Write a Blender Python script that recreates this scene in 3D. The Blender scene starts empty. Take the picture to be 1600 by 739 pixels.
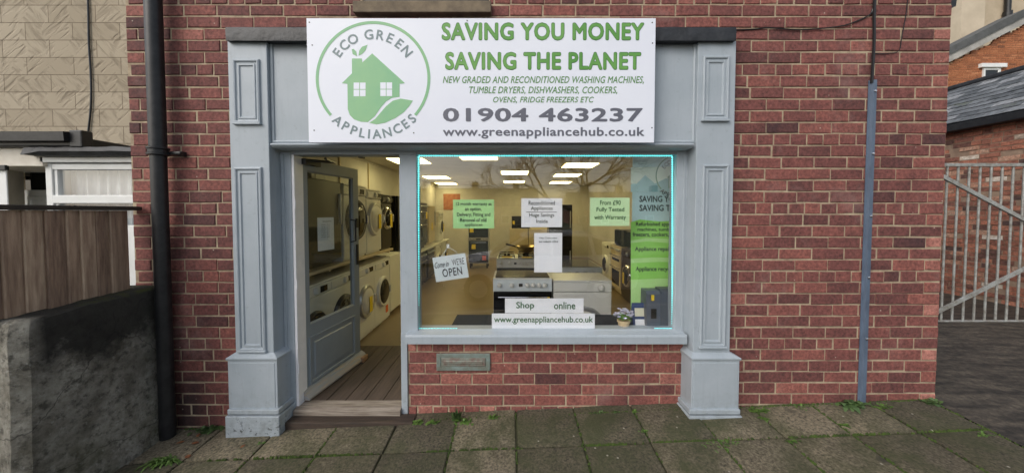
import bpy, bmesh, math, random
from mathutils import Vector, Matrix, noise as mnoise
R = math.radians
rnd = random.Random(7)
scn = bpy.context.scene
COL = scn.collection

# ------------------------------------------------------------------ camera, world, sun, exposure
CAM = Vector((0.0, -2.4, 1.49)); F = 520.0; PITCH = 0.0325; SHIFT = 21.0
cd = bpy.data.cameras.new('camera'); cam = bpy.data.objects.new('camera', cd); COL.objects.link(cam)
cam.location = CAM; cam.rotation_euler = (math.pi/2 - PITCH, 0, 0)
cd.sensor_width = 36; cd.lens = F*36/1600; cd.shift_y = -SHIFT/1600; cd.clip_start = .05; cd.clip_end = 400
scn.camera = cam

SUN_EL, SUN_AZ = R(38), R(-42)          # azimuth measured from -Y (behind the camera) towards -X
w = bpy.data.worlds.new('World'); scn.world = w; w.use_nodes = True
nt = w.node_tree; bg = nt.nodes['Background']
sky = nt.nodes.new('ShaderNodeTexSky'); sky.sky_type = 'NISHITA'; sky.sun_disc = False
sd = Vector((math.sin(SUN_AZ)*math.cos(SUN_EL), -math.cos(SUN_AZ)*math.cos(SUN_EL), math.sin(SUN_EL)))
sky.sun_elevation = SUN_EL; sky.sun_rotation = math.atan2(sd.x, sd.y); sky.dust_density = 3; sky.air_density = 1.2
hsv = nt.nodes.new('ShaderNodeHueSaturation'); hsv.inputs['Saturation'].default_value = .5
nt.links.new(sky.outputs[0], hsv.inputs['Color']); nt.links.new(hsv.outputs[0], bg.inputs['Color'])
bg.inputs['Strength'].default_value = .15
sl = bpy.data.lights.new('sun', 'SUN'); so = bpy.data.objects.new('sun', sl); COL.objects.link(so)
sl.energy = .55; sl.angle = R(35); sl.color = (1, .96, .9)
so.rotation_euler = (-sd).to_track_quat('-Z', 'Y').to_euler()
vs = scn.view_settings; vs.view_transform = 'Standard'; vs.look = 'None'; vs.gamma = 1; vs.exposure = .3
scn.cycles.use_denoising = True
scn.cycles.max_bounces = 8; scn.cycles.transparent_max_bounces = 16
scn.cycles.sample_clamp_indirect = 6

# ------------------------------------------------------------------ photo pixel -> point at a real depth
def ray(px, py):
    u = (px-800)/F; v = (369.5-py-SHIFT)/F
    c, s = math.cos(PITCH), math.sin(PITCH)
    return Vector((u, c+v*s, -s+v*c))
def at(px, py, Y):
    d = ray(px, py); t = (Y-CAM.y)/d.y
    return CAM + d*t
def X(px, py, Y): return at(px, py, Y).x
def Z(py, Y, px=800): return at(px, py, Y).z
GX, GY = .0405, .06
def gz(x, y): return GX*max(-7, min(7, x)) + GY*max(-4, min(.12, y))
def ground_at(px, py):
    d = ray(px, py)
    t = (GX*CAM.x+GY*CAM.y-CAM.z)/(d.z-GX*d.x-GY*d.y)
    return CAM + d*t

# ------------------------------------------------------------------ materials
def new_mat(name):
    m = bpy.data.materials.new(name); m.use_nodes = True
    return m, m.node_tree, m.node_tree.nodes['Principled BSDF']
def M(name, c, rough=.55, c2=None, scale=5, detail=5, bump=0, bscale=90, metal=0, lo=.35, hi=.65, stretch=(1,1,1), coat=0, emit=None, estr=0, spec=.5, bdist=.004):
    m, t, b = new_mat(name)
    b.inputs['Base Color'].default_value = (*c, 1); b.inputs['Roughness'].default_value = rough
    b.inputs['Metallic'].default_value = metal; b.inputs['Specular IOR Level'].default_value = spec
    if coat: b.inputs['Coat Weight'].default_value = coat
    if emit: b.inputs['Emission Color'].default_value = (*emit, 1); b.inputs['Emission Strength'].default_value = estr
    tc = None
    if c2 or bump:
        tc = t.nodes.new('ShaderNodeTexCoord'); mp = t.nodes.new('ShaderNodeMapping'); mp.inputs['Scale'].default_value = stretch
        t.links.new(tc.outputs['Object'], mp.inputs['Vector'])
    if c2:
        n = t.nodes.new('ShaderNodeTexNoise'); n.inputs['Scale'].default_value = scale; n.inputs['Detail'].default_value = detail; n.inputs['Roughness'].default_value = .65
        r = t.nodes.new('ShaderNodeValToRGB'); r.color_ramp.elements[0].position = lo; r.color_ramp.elements[1].position = hi
        r.color_ramp.elements[0].color = (*c, 1); r.color_ramp.elements[1].color = (*c2, 1)
        t.links.new(mp.outputs[0], n.inputs['Vector']); t.links.new(n.outputs['Fac'], r.inputs[0]); t.links.new(r.outputs[0], b.inputs['Base Color'])
    if bump:
        n2 = t.nodes.new('ShaderNodeTexNoise'); n2.inputs['Scale'].default_value = bscale; n2.inputs['Detail'].default_value = 4
        bp = t.nodes.new('ShaderNodeBump'); bp.inputs['Strength'].default_value = bump; bp.inputs['Distance'].default_value = bdist
        t.links.new(mp.outputs[0], n2.inputs['Vector']); t.links.new(n2.outputs['Fac'], bp.inputs['Height']); t.links.new(bp.outputs[0], b.inputs['Normal'])
    return m
def s2l(r, g, b):
    f = lambda v: (v/255/12.92) if v/255 <= .04045 else ((v/255+.055)/1.055)**2.4
    return (f(r), f(g), f(b))

def toned(name, stops, rough=.85, mottle=.35, mscale=9, fine=70, bump=.5, bdist=.003, moss=None, contrast=.35, wall_patches=False):
    """colour from the per-face 'tone' attribute, mottled by noise; optional moss patches"""
    m, t, b = new_mat(name); L = t.links.new
    a = t.nodes.new('ShaderNodeAttribute'); a.attribute_name = 'tone'
    tc = t.nodes.new('ShaderNodeTexCoord')
    n = t.nodes.new('ShaderNodeTexNoise'); n.inputs['Scale'].default_value = mscale; n.inputs['Detail'].default_value = 6; n.inputs['Roughness'].default_value = .7
    L(tc.outputs['Object'], n.inputs['Vector'])
    ma = t.nodes.new('ShaderNodeMath'); ma.operation = 'MULTIPLY_ADD'; ma.inputs[1].default_value = mottle; L(n.outputs['Fac'], ma.inputs[0])
    sub = t.nodes.new('ShaderNodeMath'); sub.operation = 'SUBTRACT'; L(a.outputs['Fac'], sub.inputs[0]); sub.inputs[1].default_value = mottle/2
    L(sub.outputs[0], ma.inputs[2])
    r = t.nodes.new('ShaderNodeValToRGB')
    el = r.color_ramp.elements
    while len(el) < len(stops): el.new(.5)
    for e, (p, c) in zip(el, stops): e.position = p; e.color = (*c, 1)
    L(ma.outputs[0], r.inputs[0])
    nf = t.nodes.new('ShaderNodeTexNoise'); nf.inputs['Scale'].default_value = fine; nf.inputs['Detail'].default_value = 5; nf.inputs['Roughness'].default_value = .7
    L(tc.outputs['Object'], nf.inputs['Vector'])
    mx = t.nodes.new('ShaderNodeMix'); mx.data_type = 'RGBA'; mx.blend_type = 'OVERLAY'; mx.inputs['Factor'].default_value = .8
    ct = t.nodes.new('ShaderNodeMapRange'); ct.inputs[1].default_value = .3; ct.inputs[2].default_value = .7; ct.inputs[3].default_value = .5-contrast; ct.inputs[4].default_value = .5+contrast
    L(nf.outputs['Fac'], ct.inputs[0]); L(r.outputs[0], mx.inputs[6]); L(ct.outputs[0], mx.inputs[7])
    out = mx.outputs[2]
    if moss:
        nm = t.nodes.new('ShaderNodeTexNoise'); nm.inputs['Scale'].default_value = moss[1]; nm.inputs['Detail'].default_value = 7; nm.inputs['Roughness'].default_value = .72
        L(tc.outputs['Object'], nm.inputs['Vector'])
        mr = t.nodes.new('ShaderNodeMapRange'); mr.inputs[1].default_value = moss[2]; mr.inputs[2].default_value = moss[3]; mr.inputs[4].default_value = moss[4]
        L(nm.outputs['Fac'], mr.inputs[0])
        m2 = t.nodes.new('ShaderNodeMix'); m2.data_type = 'RGBA'; m2.inputs[7].default_value = (*moss[0], 1)
        L(mr.outputs[0], m2.inputs['Factor']); L(out, m2.inputs[6]); out = m2.outputs[2]
    if wall_patches:      # bricks darker in ragged patches towards the drainpipe foot, paler lime bloom elsewhere
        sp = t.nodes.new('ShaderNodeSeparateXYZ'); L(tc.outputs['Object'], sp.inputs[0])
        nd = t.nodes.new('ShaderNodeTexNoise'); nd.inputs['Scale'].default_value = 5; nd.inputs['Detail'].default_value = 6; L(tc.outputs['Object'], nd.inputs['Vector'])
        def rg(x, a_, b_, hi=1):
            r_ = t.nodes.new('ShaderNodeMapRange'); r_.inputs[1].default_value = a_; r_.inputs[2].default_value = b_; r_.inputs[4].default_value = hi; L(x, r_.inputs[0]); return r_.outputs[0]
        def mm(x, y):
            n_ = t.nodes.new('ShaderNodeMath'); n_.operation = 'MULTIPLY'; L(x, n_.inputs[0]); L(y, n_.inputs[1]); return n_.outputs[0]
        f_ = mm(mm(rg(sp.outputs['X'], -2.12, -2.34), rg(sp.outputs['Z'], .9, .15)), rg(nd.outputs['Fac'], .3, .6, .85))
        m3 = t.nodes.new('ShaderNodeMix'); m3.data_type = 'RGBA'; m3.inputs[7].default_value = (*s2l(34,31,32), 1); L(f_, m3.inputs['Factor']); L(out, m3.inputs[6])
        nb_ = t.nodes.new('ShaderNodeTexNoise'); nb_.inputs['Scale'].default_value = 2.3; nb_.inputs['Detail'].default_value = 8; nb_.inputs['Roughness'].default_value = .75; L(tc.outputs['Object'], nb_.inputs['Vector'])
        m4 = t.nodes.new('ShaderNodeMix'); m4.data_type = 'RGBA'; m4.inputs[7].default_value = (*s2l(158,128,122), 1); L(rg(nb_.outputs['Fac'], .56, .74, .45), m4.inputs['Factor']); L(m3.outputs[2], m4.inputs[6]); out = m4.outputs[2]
    L(out, b.inputs['Base Color']); b.inputs['Roughness'].default_value = rough
    bp = t.nodes.new('ShaderNodeBump'); bp.inputs['Strength'].default_value = bump; bp.inputs['Distance'].default_value = bdist
    L(nf.outputs['Fac'], bp.inputs['Height']); L(bp.outputs[0], b.inputs['Normal'])
    return m

def glass_mat(name, ior=1.5, boost=1.6, tint=(1,1,1), rough=0):
    m = bpy.data.materials.new(name); m.use_nodes = True; t = m.node_tree; t.nodes.clear(); L = t.links.new
    o = t.nodes.new('ShaderNodeOutputMaterial'); mx = t.nodes.new('ShaderNodeMixShader')
    tr = t.nodes.new('ShaderNodeBsdfTransparent'); tr.inputs[0].default_value = (*tint, 1)
    gl = t.nodes.new('ShaderNodeBsdfGlossy'); gl.inputs['Roughness'].default_value = rough
    lw = t.nodes.new('ShaderNodeLayerWeight'); lw.inputs[0].default_value = .5
    pw = t.nodes.new('ShaderNodeMath'); pw.operation = 'POWER'; pw.inputs[1].default_value = 5; L(lw.outputs['Facing'], pw.inputs[0])
    fr = t.nodes.new('ShaderNodeMath'); fr.operation = 'MULTIPLY_ADD'; fr.inputs[1].default_value = .96; fr.inputs[2].default_value = .042; L(pw.outputs[0], fr.inputs[0])
    mu = t.nodes.new('ShaderNodeMath'); mu.operation = 'MULTIPLY'; mu.inputs[1].default_value = boost; mu.use_clamp = True
    L(fr.outputs[0], mu.inputs[0]); L(mu.outputs[0], mx.inputs[0]); L(tr.outputs[0], mx.inputs[1]); L(gl.outputs[0], mx.inputs[2]); L(mx.outputs[0], o.inputs[0])
    return m

MATS = {}
brick_stops = [(0, s2l(62,42,45)), (.28, s2l(98,60,57)), (.5, s2l(118,71,66)), (.75, s2l(138,84,75)), (1, s2l(172,116,104))]
BRICK = toned('brick', brick_stops, mottle=.66, mscale=15, fine=48, bump=.8, contrast=.32, wall_patches=True, moss=(s2l(60,44,46), 1.7, .52, .75, .5))
OLDBRICK = toned('old_brick', [(0, s2l(84,66,62)), (.3, s2l(138,92,78)), (.6, s2l(172,112,90)), (.78, s2l(180,140,118)), (.9, s2l(176,158,142)), (1, s2l(216,204,190))], mottle=.4, mscale=7, fine=30, bump=.6, bdist=.008)
ORANGEBRICK = toned('orange_brick', [(0, s2l(120,78,56)), (.5, s2l(165,103,68)), (1, s2l(190,130,92))], mottle=.4, mscale=5, fine=24, bump=.4)
SLATE = toned('slate', [(0, s2l(72,76,80)), (.5, s2l(104,108,112)), (1, s2l(140,142,145))], mottle=.5, mscale=3, fine=18, bump=.4, rough=.7, moss=(s2l(104,112,64), 1.6, .58, .72, .8))
SLAB = toned('paving_slab', contrast=.55, stops= [(0, s2l(62,58,46)), (.5, s2l(90,83,68)), (1, s2l(124,114,95))], mottle=.6, mscale=3, fine=62, bump=1, bdist=.006, rough=.9, moss=(s2l(58,62,36), 2.4, .42, .62, .85))
def specks(m, scale, lo, hi, col):
    t = m.node_tree; L = t.links.new; b = t.nodes['Principled BSDF']; src = b.inputs['Base Color'].links[0].from_socket
    tc = t.nodes.new('ShaderNodeTexCoord'); v = t.nodes.new('ShaderNodeTexVoronoi'); v.inputs['Scale'].default_value = scale; L(tc.outputs['Object'], v.inputs['Vector'])
    sp = t.nodes.new('ShaderNodeSeparateColor'); L(v.outputs['Color'], sp.inputs[0])
    a = t.nodes.new('ShaderNodeMapRange'); a.inputs[1].default_value = hi; a.inputs[2].default_value = lo; L(v.outputs['Distance'], a.inputs[0])
    g = t.nodes.new('ShaderNodeMath'); g.operation = 'GREATER_THAN'; g.inputs[1].default_value = .9; L(sp.outputs[0], g.inputs[0])
    x = t.nodes.new('ShaderNodeMath'); x.operation = 'MULTIPLY'; L(a.outputs[0], x.inputs[0]); L(g.outputs[0], x.inputs[1])
    mx = t.nodes.new('ShaderNodeMix'); mx.data_type = 'RGBA'; mx.inputs[7].default_value = (*col, 1); L(x.outputs[0], mx.inputs['Factor']); L(src, mx.inputs[6]); L(mx.outputs[2], b.inputs['Base Color'])
specks(SLAB, 17, .06, .14, s2l(150,145,132)); specks(SLAB, 6, .1, .3, s2l(60,57,46))
specks(BRICK, 19, .05, .11, s2l(186,168,154))
MORTAR = M('mortar', s2l(184,168,142), .95, s2l(146,128,108), scale=14, bump=.6, bscale=120)
def painted(name, c, c2):
    m, t, b = new_mat(name); L = t.links.new
    tc = t.nodes.new('ShaderNodeTexCoord'); sep = t.nodes.new('ShaderNodeSeparateXYZ'); L(tc.outputs['Object'], sep.inputs[0])
    def N(s, d=5, stretch=None):
        n = t.nodes.new('ShaderNodeTexNoise'); n.inputs['Scale'].default_value = s; n.inputs['Detail'].default_value = d; n.inputs['Roughness'].default_value = .65
        if stretch:
            mp = t.nodes.new('ShaderNodeMapping'); mp.inputs['Scale'].default_value = stretch; L(tc.outputs['Object'], mp.inputs['Vector']); L(mp.outputs[0], n.inputs['Vector'])
        else: L(tc.outputs['Object'], n.inputs['Vector'])
        return n.outputs['Fac']
    def rng(x, a_, b_, lo=0, hi=1):
        r = t.nodes.new('ShaderNodeMapRange'); r.inputs[1].default_value = a_; r.inputs[2].default_value = b_; r.inputs[3].default_value = lo; r.inputs[4].default_value = hi; L(x, r.inputs[0]); return r.outputs[0]
    def mul(x, y):
        n = t.nodes.new('ShaderNodeMath'); n.operation = 'MULTIPLY'; L(x, n.inputs[0]); L(y, n.inputs[1]); return n.outputs[0]
    def mix(f, a_, c_):
        n = t.nodes.new('ShaderNodeMix'); n.data_type = 'RGBA'; L(f, n.inputs['Factor'])
        if isinstance(a_, tuple): n.inputs[6].default_value = (*a_, 1)
        else: L(a_, n.inputs[6])
        n.inputs[7].default_value = (*c_, 1); return n.outputs[2]
    col = mix(rng(N(4), .35, .65), c, c2)
    col = mix(rng(N(6, 6, (6, 6, .5)), .52, .74, 0, .16), col, s2l(108,116,122))         # grime runs
    col = mix(rng(N(26, 4), .62, .74, 0, .35), col, s2l(122,130,134))                      # scuffs
    low = rng(sep.outputs['Z'], .26, -.12)
    col = mix(mul(rng(N(22, 6), .42, .66, 0, .55), low), col, s2l(92,92,78))              # splashed dirt near the pavement
    col = mix(mul(rng(N(30, 3), .60, .63), rng(sep.outputs['Z'], .10, -.10, .0, 1)), col, s2l(38,38,36))   # chips
    L(col, b.inputs['Base Color']); b.inputs['Roughness'].default_value = .45
    bp = t.nodes.new('ShaderNodeBump'); bp.inputs['Strength'].default_value = .22; bp.inputs['Distance'].default_value = .004; L(N(40, 4, (1.5, 1.5, .25)), bp.inputs['Height']); L(bp.outputs[0], b.inputs['Normal'])
    return m
PAINT = painted('blue_grey_paint', s2l(157,167,175), s2l(166,175,183))
PAINTD = M('grey_door_paint', s2l(142,151,158), .38, s2l(134,143,150), scale=4, bump=.12, bscale=40)
WHITE = M('white_gloss', s2l(244,243,246), .35, s2l(232,232,236), scale=9)
UPVC = M('white_frame', s2l(236,238,238), .3, s2l(222,224,222), scale=4)
LEAD = M('lead_flashing', s2l(16,17,20), .5, s2l(44,46,50), scale=9, bump=.6, bscale=24, bdist=.01)
BLACKP = M('black_paint', s2l(18,20,23), .42, s2l(40,40,42), scale=14, bump=.15, bscale=60)
BLACK = M('black_plastic', (.012,.012,.013), .35)
GLOSSBLACK = M('gloss_black', (.008,.008,.009), .08)
STONE = M('sill_stone', s2l(132,118,98), .9, s2l(96,86,74), scale=7, bump=.5, bscale=60)
SIGNW = M('sign_white', s2l(232,236,246), .4, s2l(226,230,242), scale=1.2)
G1 = M('sign_green', s2l(112,166,84), .45, s2l(86,146,62), scale=2.5)
G1D = M('sign_dark_green', s2l(58,112,48), .45)
G2 = M('logo_green', s2l(142,190,140), .45, s2l(122,180,138), scale=2)
GREYT = M('sign_grey', s2l(98,100,112), .45)
GREYL = M('logo_grey', s2l(120,138,142), .45)
GREENT = M('small_green', s2l(92,140,80), .45)
PAPER = M('paper_white', s2l(244,246,250), .7, s2l(236,240,246), scale=8)
PAPERG = M('paper_green', s2l(186,232,160), .7, s2l(172,226,160), scale=5)
PAPERP = M('paper_pale_green', s2l(206,238,190), .7)
INK = M('ink', s2l(44,60,56), .7)
INKD = M('ink_dark', s2l(24,26,34), .6)
INKG = M('ink_green', s2l(48,104,56), .6)
WMETAL = M('appliance_white', s2l(226,225,220), .3, s2l(216,214,206), scale=2)
SILVER = M('appliance_silver', s2l(180,182,184), .32, metal=.6)
DGREY = M('appliance_dark', s2l(52,52,54), .35)
CHROME = M('chrome', (.7,.7,.72), .15, metal=1)
CREAM = M('cream_units', s2l(206,190,158), .5, s2l(192,176,146), scale=2)
YELLOW = M('yellow_tag', s2l(236,205,40), .6)
ORANGET = M('orange_sticker', s2l(226,110,50), .6)
SHOPWALL = M('shop_wall_paint', s2l(204,200,196), .8, s2l(190,186,180), scale=1.5)
SHOPCEIL = M('shop_ceiling_tile', s2l(214,208,198), .9, s2l(200,194,184), scale=3)
VINYL = M('vinyl_floor', s2l(128,110,88), .35, s2l(112,96,76), scale=1.6, bump=.1)
DECK = M('deck_boards', s2l(92,78,70), .75, s2l(70,60,54), scale=3, stretch=(9,1,9), bump=.5, bscale=60)
OLDWOOD = M('weathered_timber', s2l(160,150,138), .85, s2l(116,104,92), scale=5, stretch=(1,12,12), bump=.5, bscale=40)
STEPWOOD = M('dark_wet_timber', s2l(74,60,50), .7, s2l(50,42,36), scale=5, stretch=(1,10,10), bump=.6, bscale=30, bdist=.008)
FENCE = M('fence_timber', s2l(190,164,140), .85, s2l(140,116,98), scale=3, stretch=(10,10,1), bump=.5, bscale=26, bdist=.005)
FENCED = M('fence_cap', s2l(74,66,58), .85, s2l(52,48,42), scale=6, stretch=(1,1,1), bump=.4)
GALV = M('galvanised_steel', s2l(174,178,176), .5, s2l(134,130,122), scale=18, metal=.15)
CONDUIT = M('blue_grey_conduit', s2l(96,112,132), .4, s2l(80,92,110), scale=16, bump=.2, stretch=(1,1,.3))
RENDER_C = M('cream_render', s2l(196,180,156), .9, s2l(182,166,142), scale=2, bump=.3)
FENCE_ALT = [FENCE, M('fence_timber_pale', s2l(204,180,154), .85, s2l(158,132,112), scale=4, stretch=(10,10,1), bump=.5, bscale=26, bdist=.005), M('fence_timber_dark', s2l(168,142,120), .85, s2l(120,98,84), scale=5, stretch=(10,10,1), bump=.5, bscale=26, bdist=.005)]
TARMAC = M('asphalt', (.045,.045,.047), .9, (.07,.068,.066), scale=3, bump=.6, bscale=60)
DIRT = M('joint_dirt', s2l(58,54,42), .95, s2l(72,78,44), scale=7, bump=.8, bscale=60, bdist=.01)
EARTH = M('ground_earth', s2l(88,84,66), .95, s2l(76,88,52), scale=.4, bump=.4)
CURTAIN = M('net_curtain', s2l(196,202,206), .9, s2l(166,174,180), scale=8, stretch=(3,3,.5))
CARPET = M('dark_blue_carpet', s2l(34,42,56), .95, bump=.4, bscale=200)
TERRA = M('pale_pot', s2l(222,200,160), .7, s2l(206,182,142), scale=8)
BARK = M('bark', s2l(74,66,58), .9, s2l(52,46,42), scale=6, bump=.5)
LEAFA = M('weed_green', s2l(92,122,52), .6, s2l(68,96,40), scale=30)
LEAFB = M('weed_dark_green', s2l(62,86,48), .6, s2l(80,104,56), scale=30)
LEAFD = M('dead_leaf', s2l(150,96,56), .8, s2l(104,62,40), scale=40)
MOSSM = M('moss_green', s2l(76,96,38), .95, s2l(54,68,32), scale=20)
GLASS = glass_mat('window_glass', boost=2.1)
GLASSD = glass_mat('door_glass', boost=1.0, tint=(.93,.95,.95))
DARKGLASS = M('dark_glass', (.006,.007,.008), .05)
LAMP = M('lit_panel', (.9,.85,.6), .5, emit=(1, .85, .36), estr=8.6)
CYAN = M('led_cyan', (.2,.8,.8), .5, emit=(.1, .8, .8), estr=3)

# tan stone-effect cladding with scored block joints
def cladding():
    m, t, b = new_mat('tan_block_cladding'); L = t.links.new
    tc = t.nodes.new('ShaderNodeTexCoord'); sep = t.nodes.new('ShaderNodeSeparateXYZ'); cb = t.nodes.new('ShaderNodeCombineXYZ')
    L(tc.outputs['Object'], sep.inputs[0]); L(sep.outputs['X'], cb.inputs['X']); L(sep.outputs['Z'], cb.inputs['Y'])
    br = t.nodes.new('ShaderNodeTexBrick'); br.inputs['Scale'].default_value = 1; br.inputs['Brick Width'].default_value = .46; br.inputs['Row Height'].default_value = .1665
    br.inputs['Mortar Size'].default_value = .004; br.inputs['Mortar Smooth'].default_value = .3
    br.inputs['Color1'].default_value = (*s2l(174,162,142),1); br.inputs['Color2'].default_value = (*s2l(160,148,128),1); br.inputs['Mortar'].default_value = (*s2l(112,100,82),1)
    L(cb.outputs[0], br.inputs['Vector'])
    # rows alternate the slant of the tooling strokes
    def strokes(rot, loc):
        wv = t.nodes.new('ShaderNodeTexNoise'); wv.inputs['Scale'].default_value = 1; wv.inputs['Detail'].default_value = 3; wv.inputs['Distortion'].default_value = .6
        m1 = t.nodes.new('ShaderNodeMapping'); m1.inputs['Rotation'].default_value = (0,0,rot); m1.inputs['Location'].default_value = loc
        m2_ = t.nodes.new('ShaderNodeMapping'); m2_.inputs['Scale'].default_value = (20,4,1)
        L(cb.outputs[0], m1.inputs['Vector']); L(m1.outputs[0], m2_.inputs['Vector']); L(m2_.outputs[0], wv.inputs['Vector']); return wv.outputs['Fac']
    ch = t.nodes.new('ShaderNodeTexNoise'); ch.inputs['Scale'].default_value = 4.5; ch.inputs['Detail'].default_value = 0; L(cb.outputs[0], ch.inputs['Vector'])
    cr_ = t.nodes.new('ShaderNodeMapRange'); cr_.inputs[1].default_value = .46; cr_.inputs[2].default_value = .54; L(ch.outputs['Fac'], cr_.inputs[0])
    sm = t.nodes.new('ShaderNodeMix'); sm.data_type = 'FLOAT'; L(cr_.outputs[0], sm.inputs['Factor']); L(strokes(R(50), (0,0,0)), sm.inputs[2]); L(strokes(R(-42), (3,1,0)), sm.inputs[3])
    r = t.nodes.new('ShaderNodeMapRange'); r.inputs[1].default_value = .48; r.inputs[2].default_value = .74; r.inputs[4].default_value = .42; L(sm.outputs[0], r.inputs[0])
    mx = t.nodes.new('ShaderNodeMix'); mx.data_type = 'RGBA'; mx.inputs[7].default_value = (*s2l(92,80,62),1)
    L(r.outputs[0], mx.inputs['Factor']); L(br.outputs['Color'], mx.inputs[6])
    # algae stain running down above the porch
    n = t.nodes.new('ShaderNodeTexNoise'); n.inputs['Scale'].default_value = 2.4; n.inputs['Detail'].default_value = 6; L(tc.outputs['Object'], n.inputs['Vector'])
    zz = t.nodes.new('ShaderNodeMapRange'); zz.inputs[1].default_value = 2.75; zz.inputs[2].default_value = 2.3; L(sep.outputs['Z'], zz.inputs[0])
    xx = t.nodes.new('ShaderNodeMapRange'); xx.inputs[1].default_value = -4.1; xx.inputs[2].default_value = -4.7; L(sep.outputs['X'], xx.inputs[0])
    mm = t.nodes.new('ShaderNodeMath'); mm.operation = 'MULTIPLY'; L(zz.outputs[0], mm.inputs[0]); L(xx.outputs[0], mm.inputs[1])
    m3 = t.nodes.new('ShaderNodeMath'); m3.operation = 'MULTIPLY'; L(mm.outputs[0], m3.inputs[0]); L(n.outputs['Fac'], m3.inputs[1])
    m4 = t.nodes.new('ShaderNodeMath'); m4.operation = 'MULTIPLY'; m4.inputs[1].default_value = 1.5; m4.use_clamp = True; L(m3.outputs[0], m4.inputs[0])
    mx2 = t.nodes.new('ShaderNodeMix'); mx2.data_type = 'RGBA'; mx2.inputs[7].default_value = (*s2l(62,58,44),1)
    L(m4.outputs[0], mx2.inputs['Factor']); L(mx.outputs[2], mx2.inputs[6]); L(mx2.outputs[2], b.inputs['Base Color'])
    b.inputs['Roughness'].default_value = .9
    bp = t.nodes.new('ShaderNodeBump'); bp.inputs['Strength'].default_value = .8; bp.inputs['Distance'].default_value = .022; bp.invert = True
    L(r.outputs[0], bp.inputs['Height']); L(bp.outputs[0], b.inputs['Normal'])
    return m
CLAD = cladding()

def stained_concrete():
    m, t, b = new_mat('stained_concrete'); L = t.links.new
    tc = t.nodes.new('ShaderNodeTexCoord'); sep = t.nodes.new('ShaderNodeSeparateXYZ'); L(tc.outputs['Object'], sep.inputs[0])
    def N(s, d=7, ro=.7):
        n = t.nodes.new('ShaderNodeTexNoise'); n.inputs['Scale'].default_value = s; n.inputs['Detail'].default_value = d; n.inputs['Roughness'].default_value = ro
        L(tc.outputs['Object'], n.inputs['Vector']); return n.outputs['Fac']
    def rng(x, a, bb, lo=0, hi=1):
        r = t.nodes.new('ShaderNodeMapRange'); r.inputs[1].default_value = a; r.inputs[2].default_value = bb; r.inputs[3].default_value = lo; r.inputs[4].default_value = hi; L(x, r.inputs[0]); return r.outputs[0]
    def op(o, x, y):
        n = t.nodes.new('ShaderNodeMath'); n.operation = o
        for i, q in enumerate((x, y)):
            if isinstance(q, (int, float)): n.inputs[i].default_value = q
            else: L(q, n.inputs[i])
        return n.outputs[0]
    def mix(f, a, c):
        n = t.nodes.new('ShaderNodeMix'); n.data_type = 'RGBA'; L(f, n.inputs['Factor'])
        if isinstance(a, tuple): n.inputs[6].default_value = (*a, 1)
        else: L(a, n.inputs[6])
        n.inputs[7].default_value = (*c, 1); return n.outputs[2]
    c = mix(rng(N(9), .35, .65), s2l(190,186,174), s2l(122,117,104))
    c = mix(op('MULTIPLY', rng(N(24), .50, .64), .75), c, s2l(62,60,54))
    c = mix(op('MULTIPLY', rng(N(34), .58, .68), .8), c, s2l(190,188,180))
    vo = t.nodes.new('ShaderNodeTexVoronoi'); vo.feature = 'DISTANCE_TO_EDGE'; vo.inputs['Scale'].default_value = 1.7
    dn = t.nodes.new('ShaderNodeTexNoise'); dn.inputs['Scale'].default_value = 7; dn.inputs['Detail'].default_value = 5; L(tc.outputs['Object'], dn.inputs['Vector'])
    dm = t.nodes.new('ShaderNodeMix'); dm.data_type = 'VECTOR'; dm.inputs['Factor'].default_value = .12; L(tc.outputs['Object'], dm.inputs[4]); L(dn.outputs['Color'], dm.inputs[5]); L(dm.outputs[1], vo.inputs['Vector'])
    c = mix(rng(vo.outputs['Distance'], .006, .0, 0, .8), c, s2l(48,46,42))
    c = mix(op('MULTIPLY', rng(sep.outputs['Z'], .32, -.05), rng(N(5), .40, .62, 0, .7)), c, s2l(84,86,56))
    # black algae from the top down, its lower edge ragged
    zl = op('ADD', sep.outputs['Z'], op('MULTIPLY', N(3.2), .75))
    c = mix(op('MULTIPLY', op('MULTIPLY', rng(zl, .90, 1.08), .92), rng(sep.outputs['Y'], -.70, -.62)), c, s2l(34,33,30))
    c = mix(op('MULTIPLY', rng(N(2.1), .46, .62), .45), c, s2l(70,68,60))
    c = mix(op('MULTIPLY', rng(op('ADD', sep.outputs['Z'], op('MULTIPLY', N(8), .1)), .985, 1.01), rng(N(14), .42, .6)), c, s2l(78,84,36))
    L(c, b.inputs['Base Color']); b.inputs['Roughness'].default_value = .92
    bp = t.nodes.new('ShaderNodeBump'); bp.inputs['Strength'].default_value = 1; bp.inputs['Distance'].default_value = .03
    L(N(26, 8, .8), bp.inputs['Height']); L(bp.outputs[0], b.inputs['Normal'])
    return m
CONC = stained_concrete()

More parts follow.
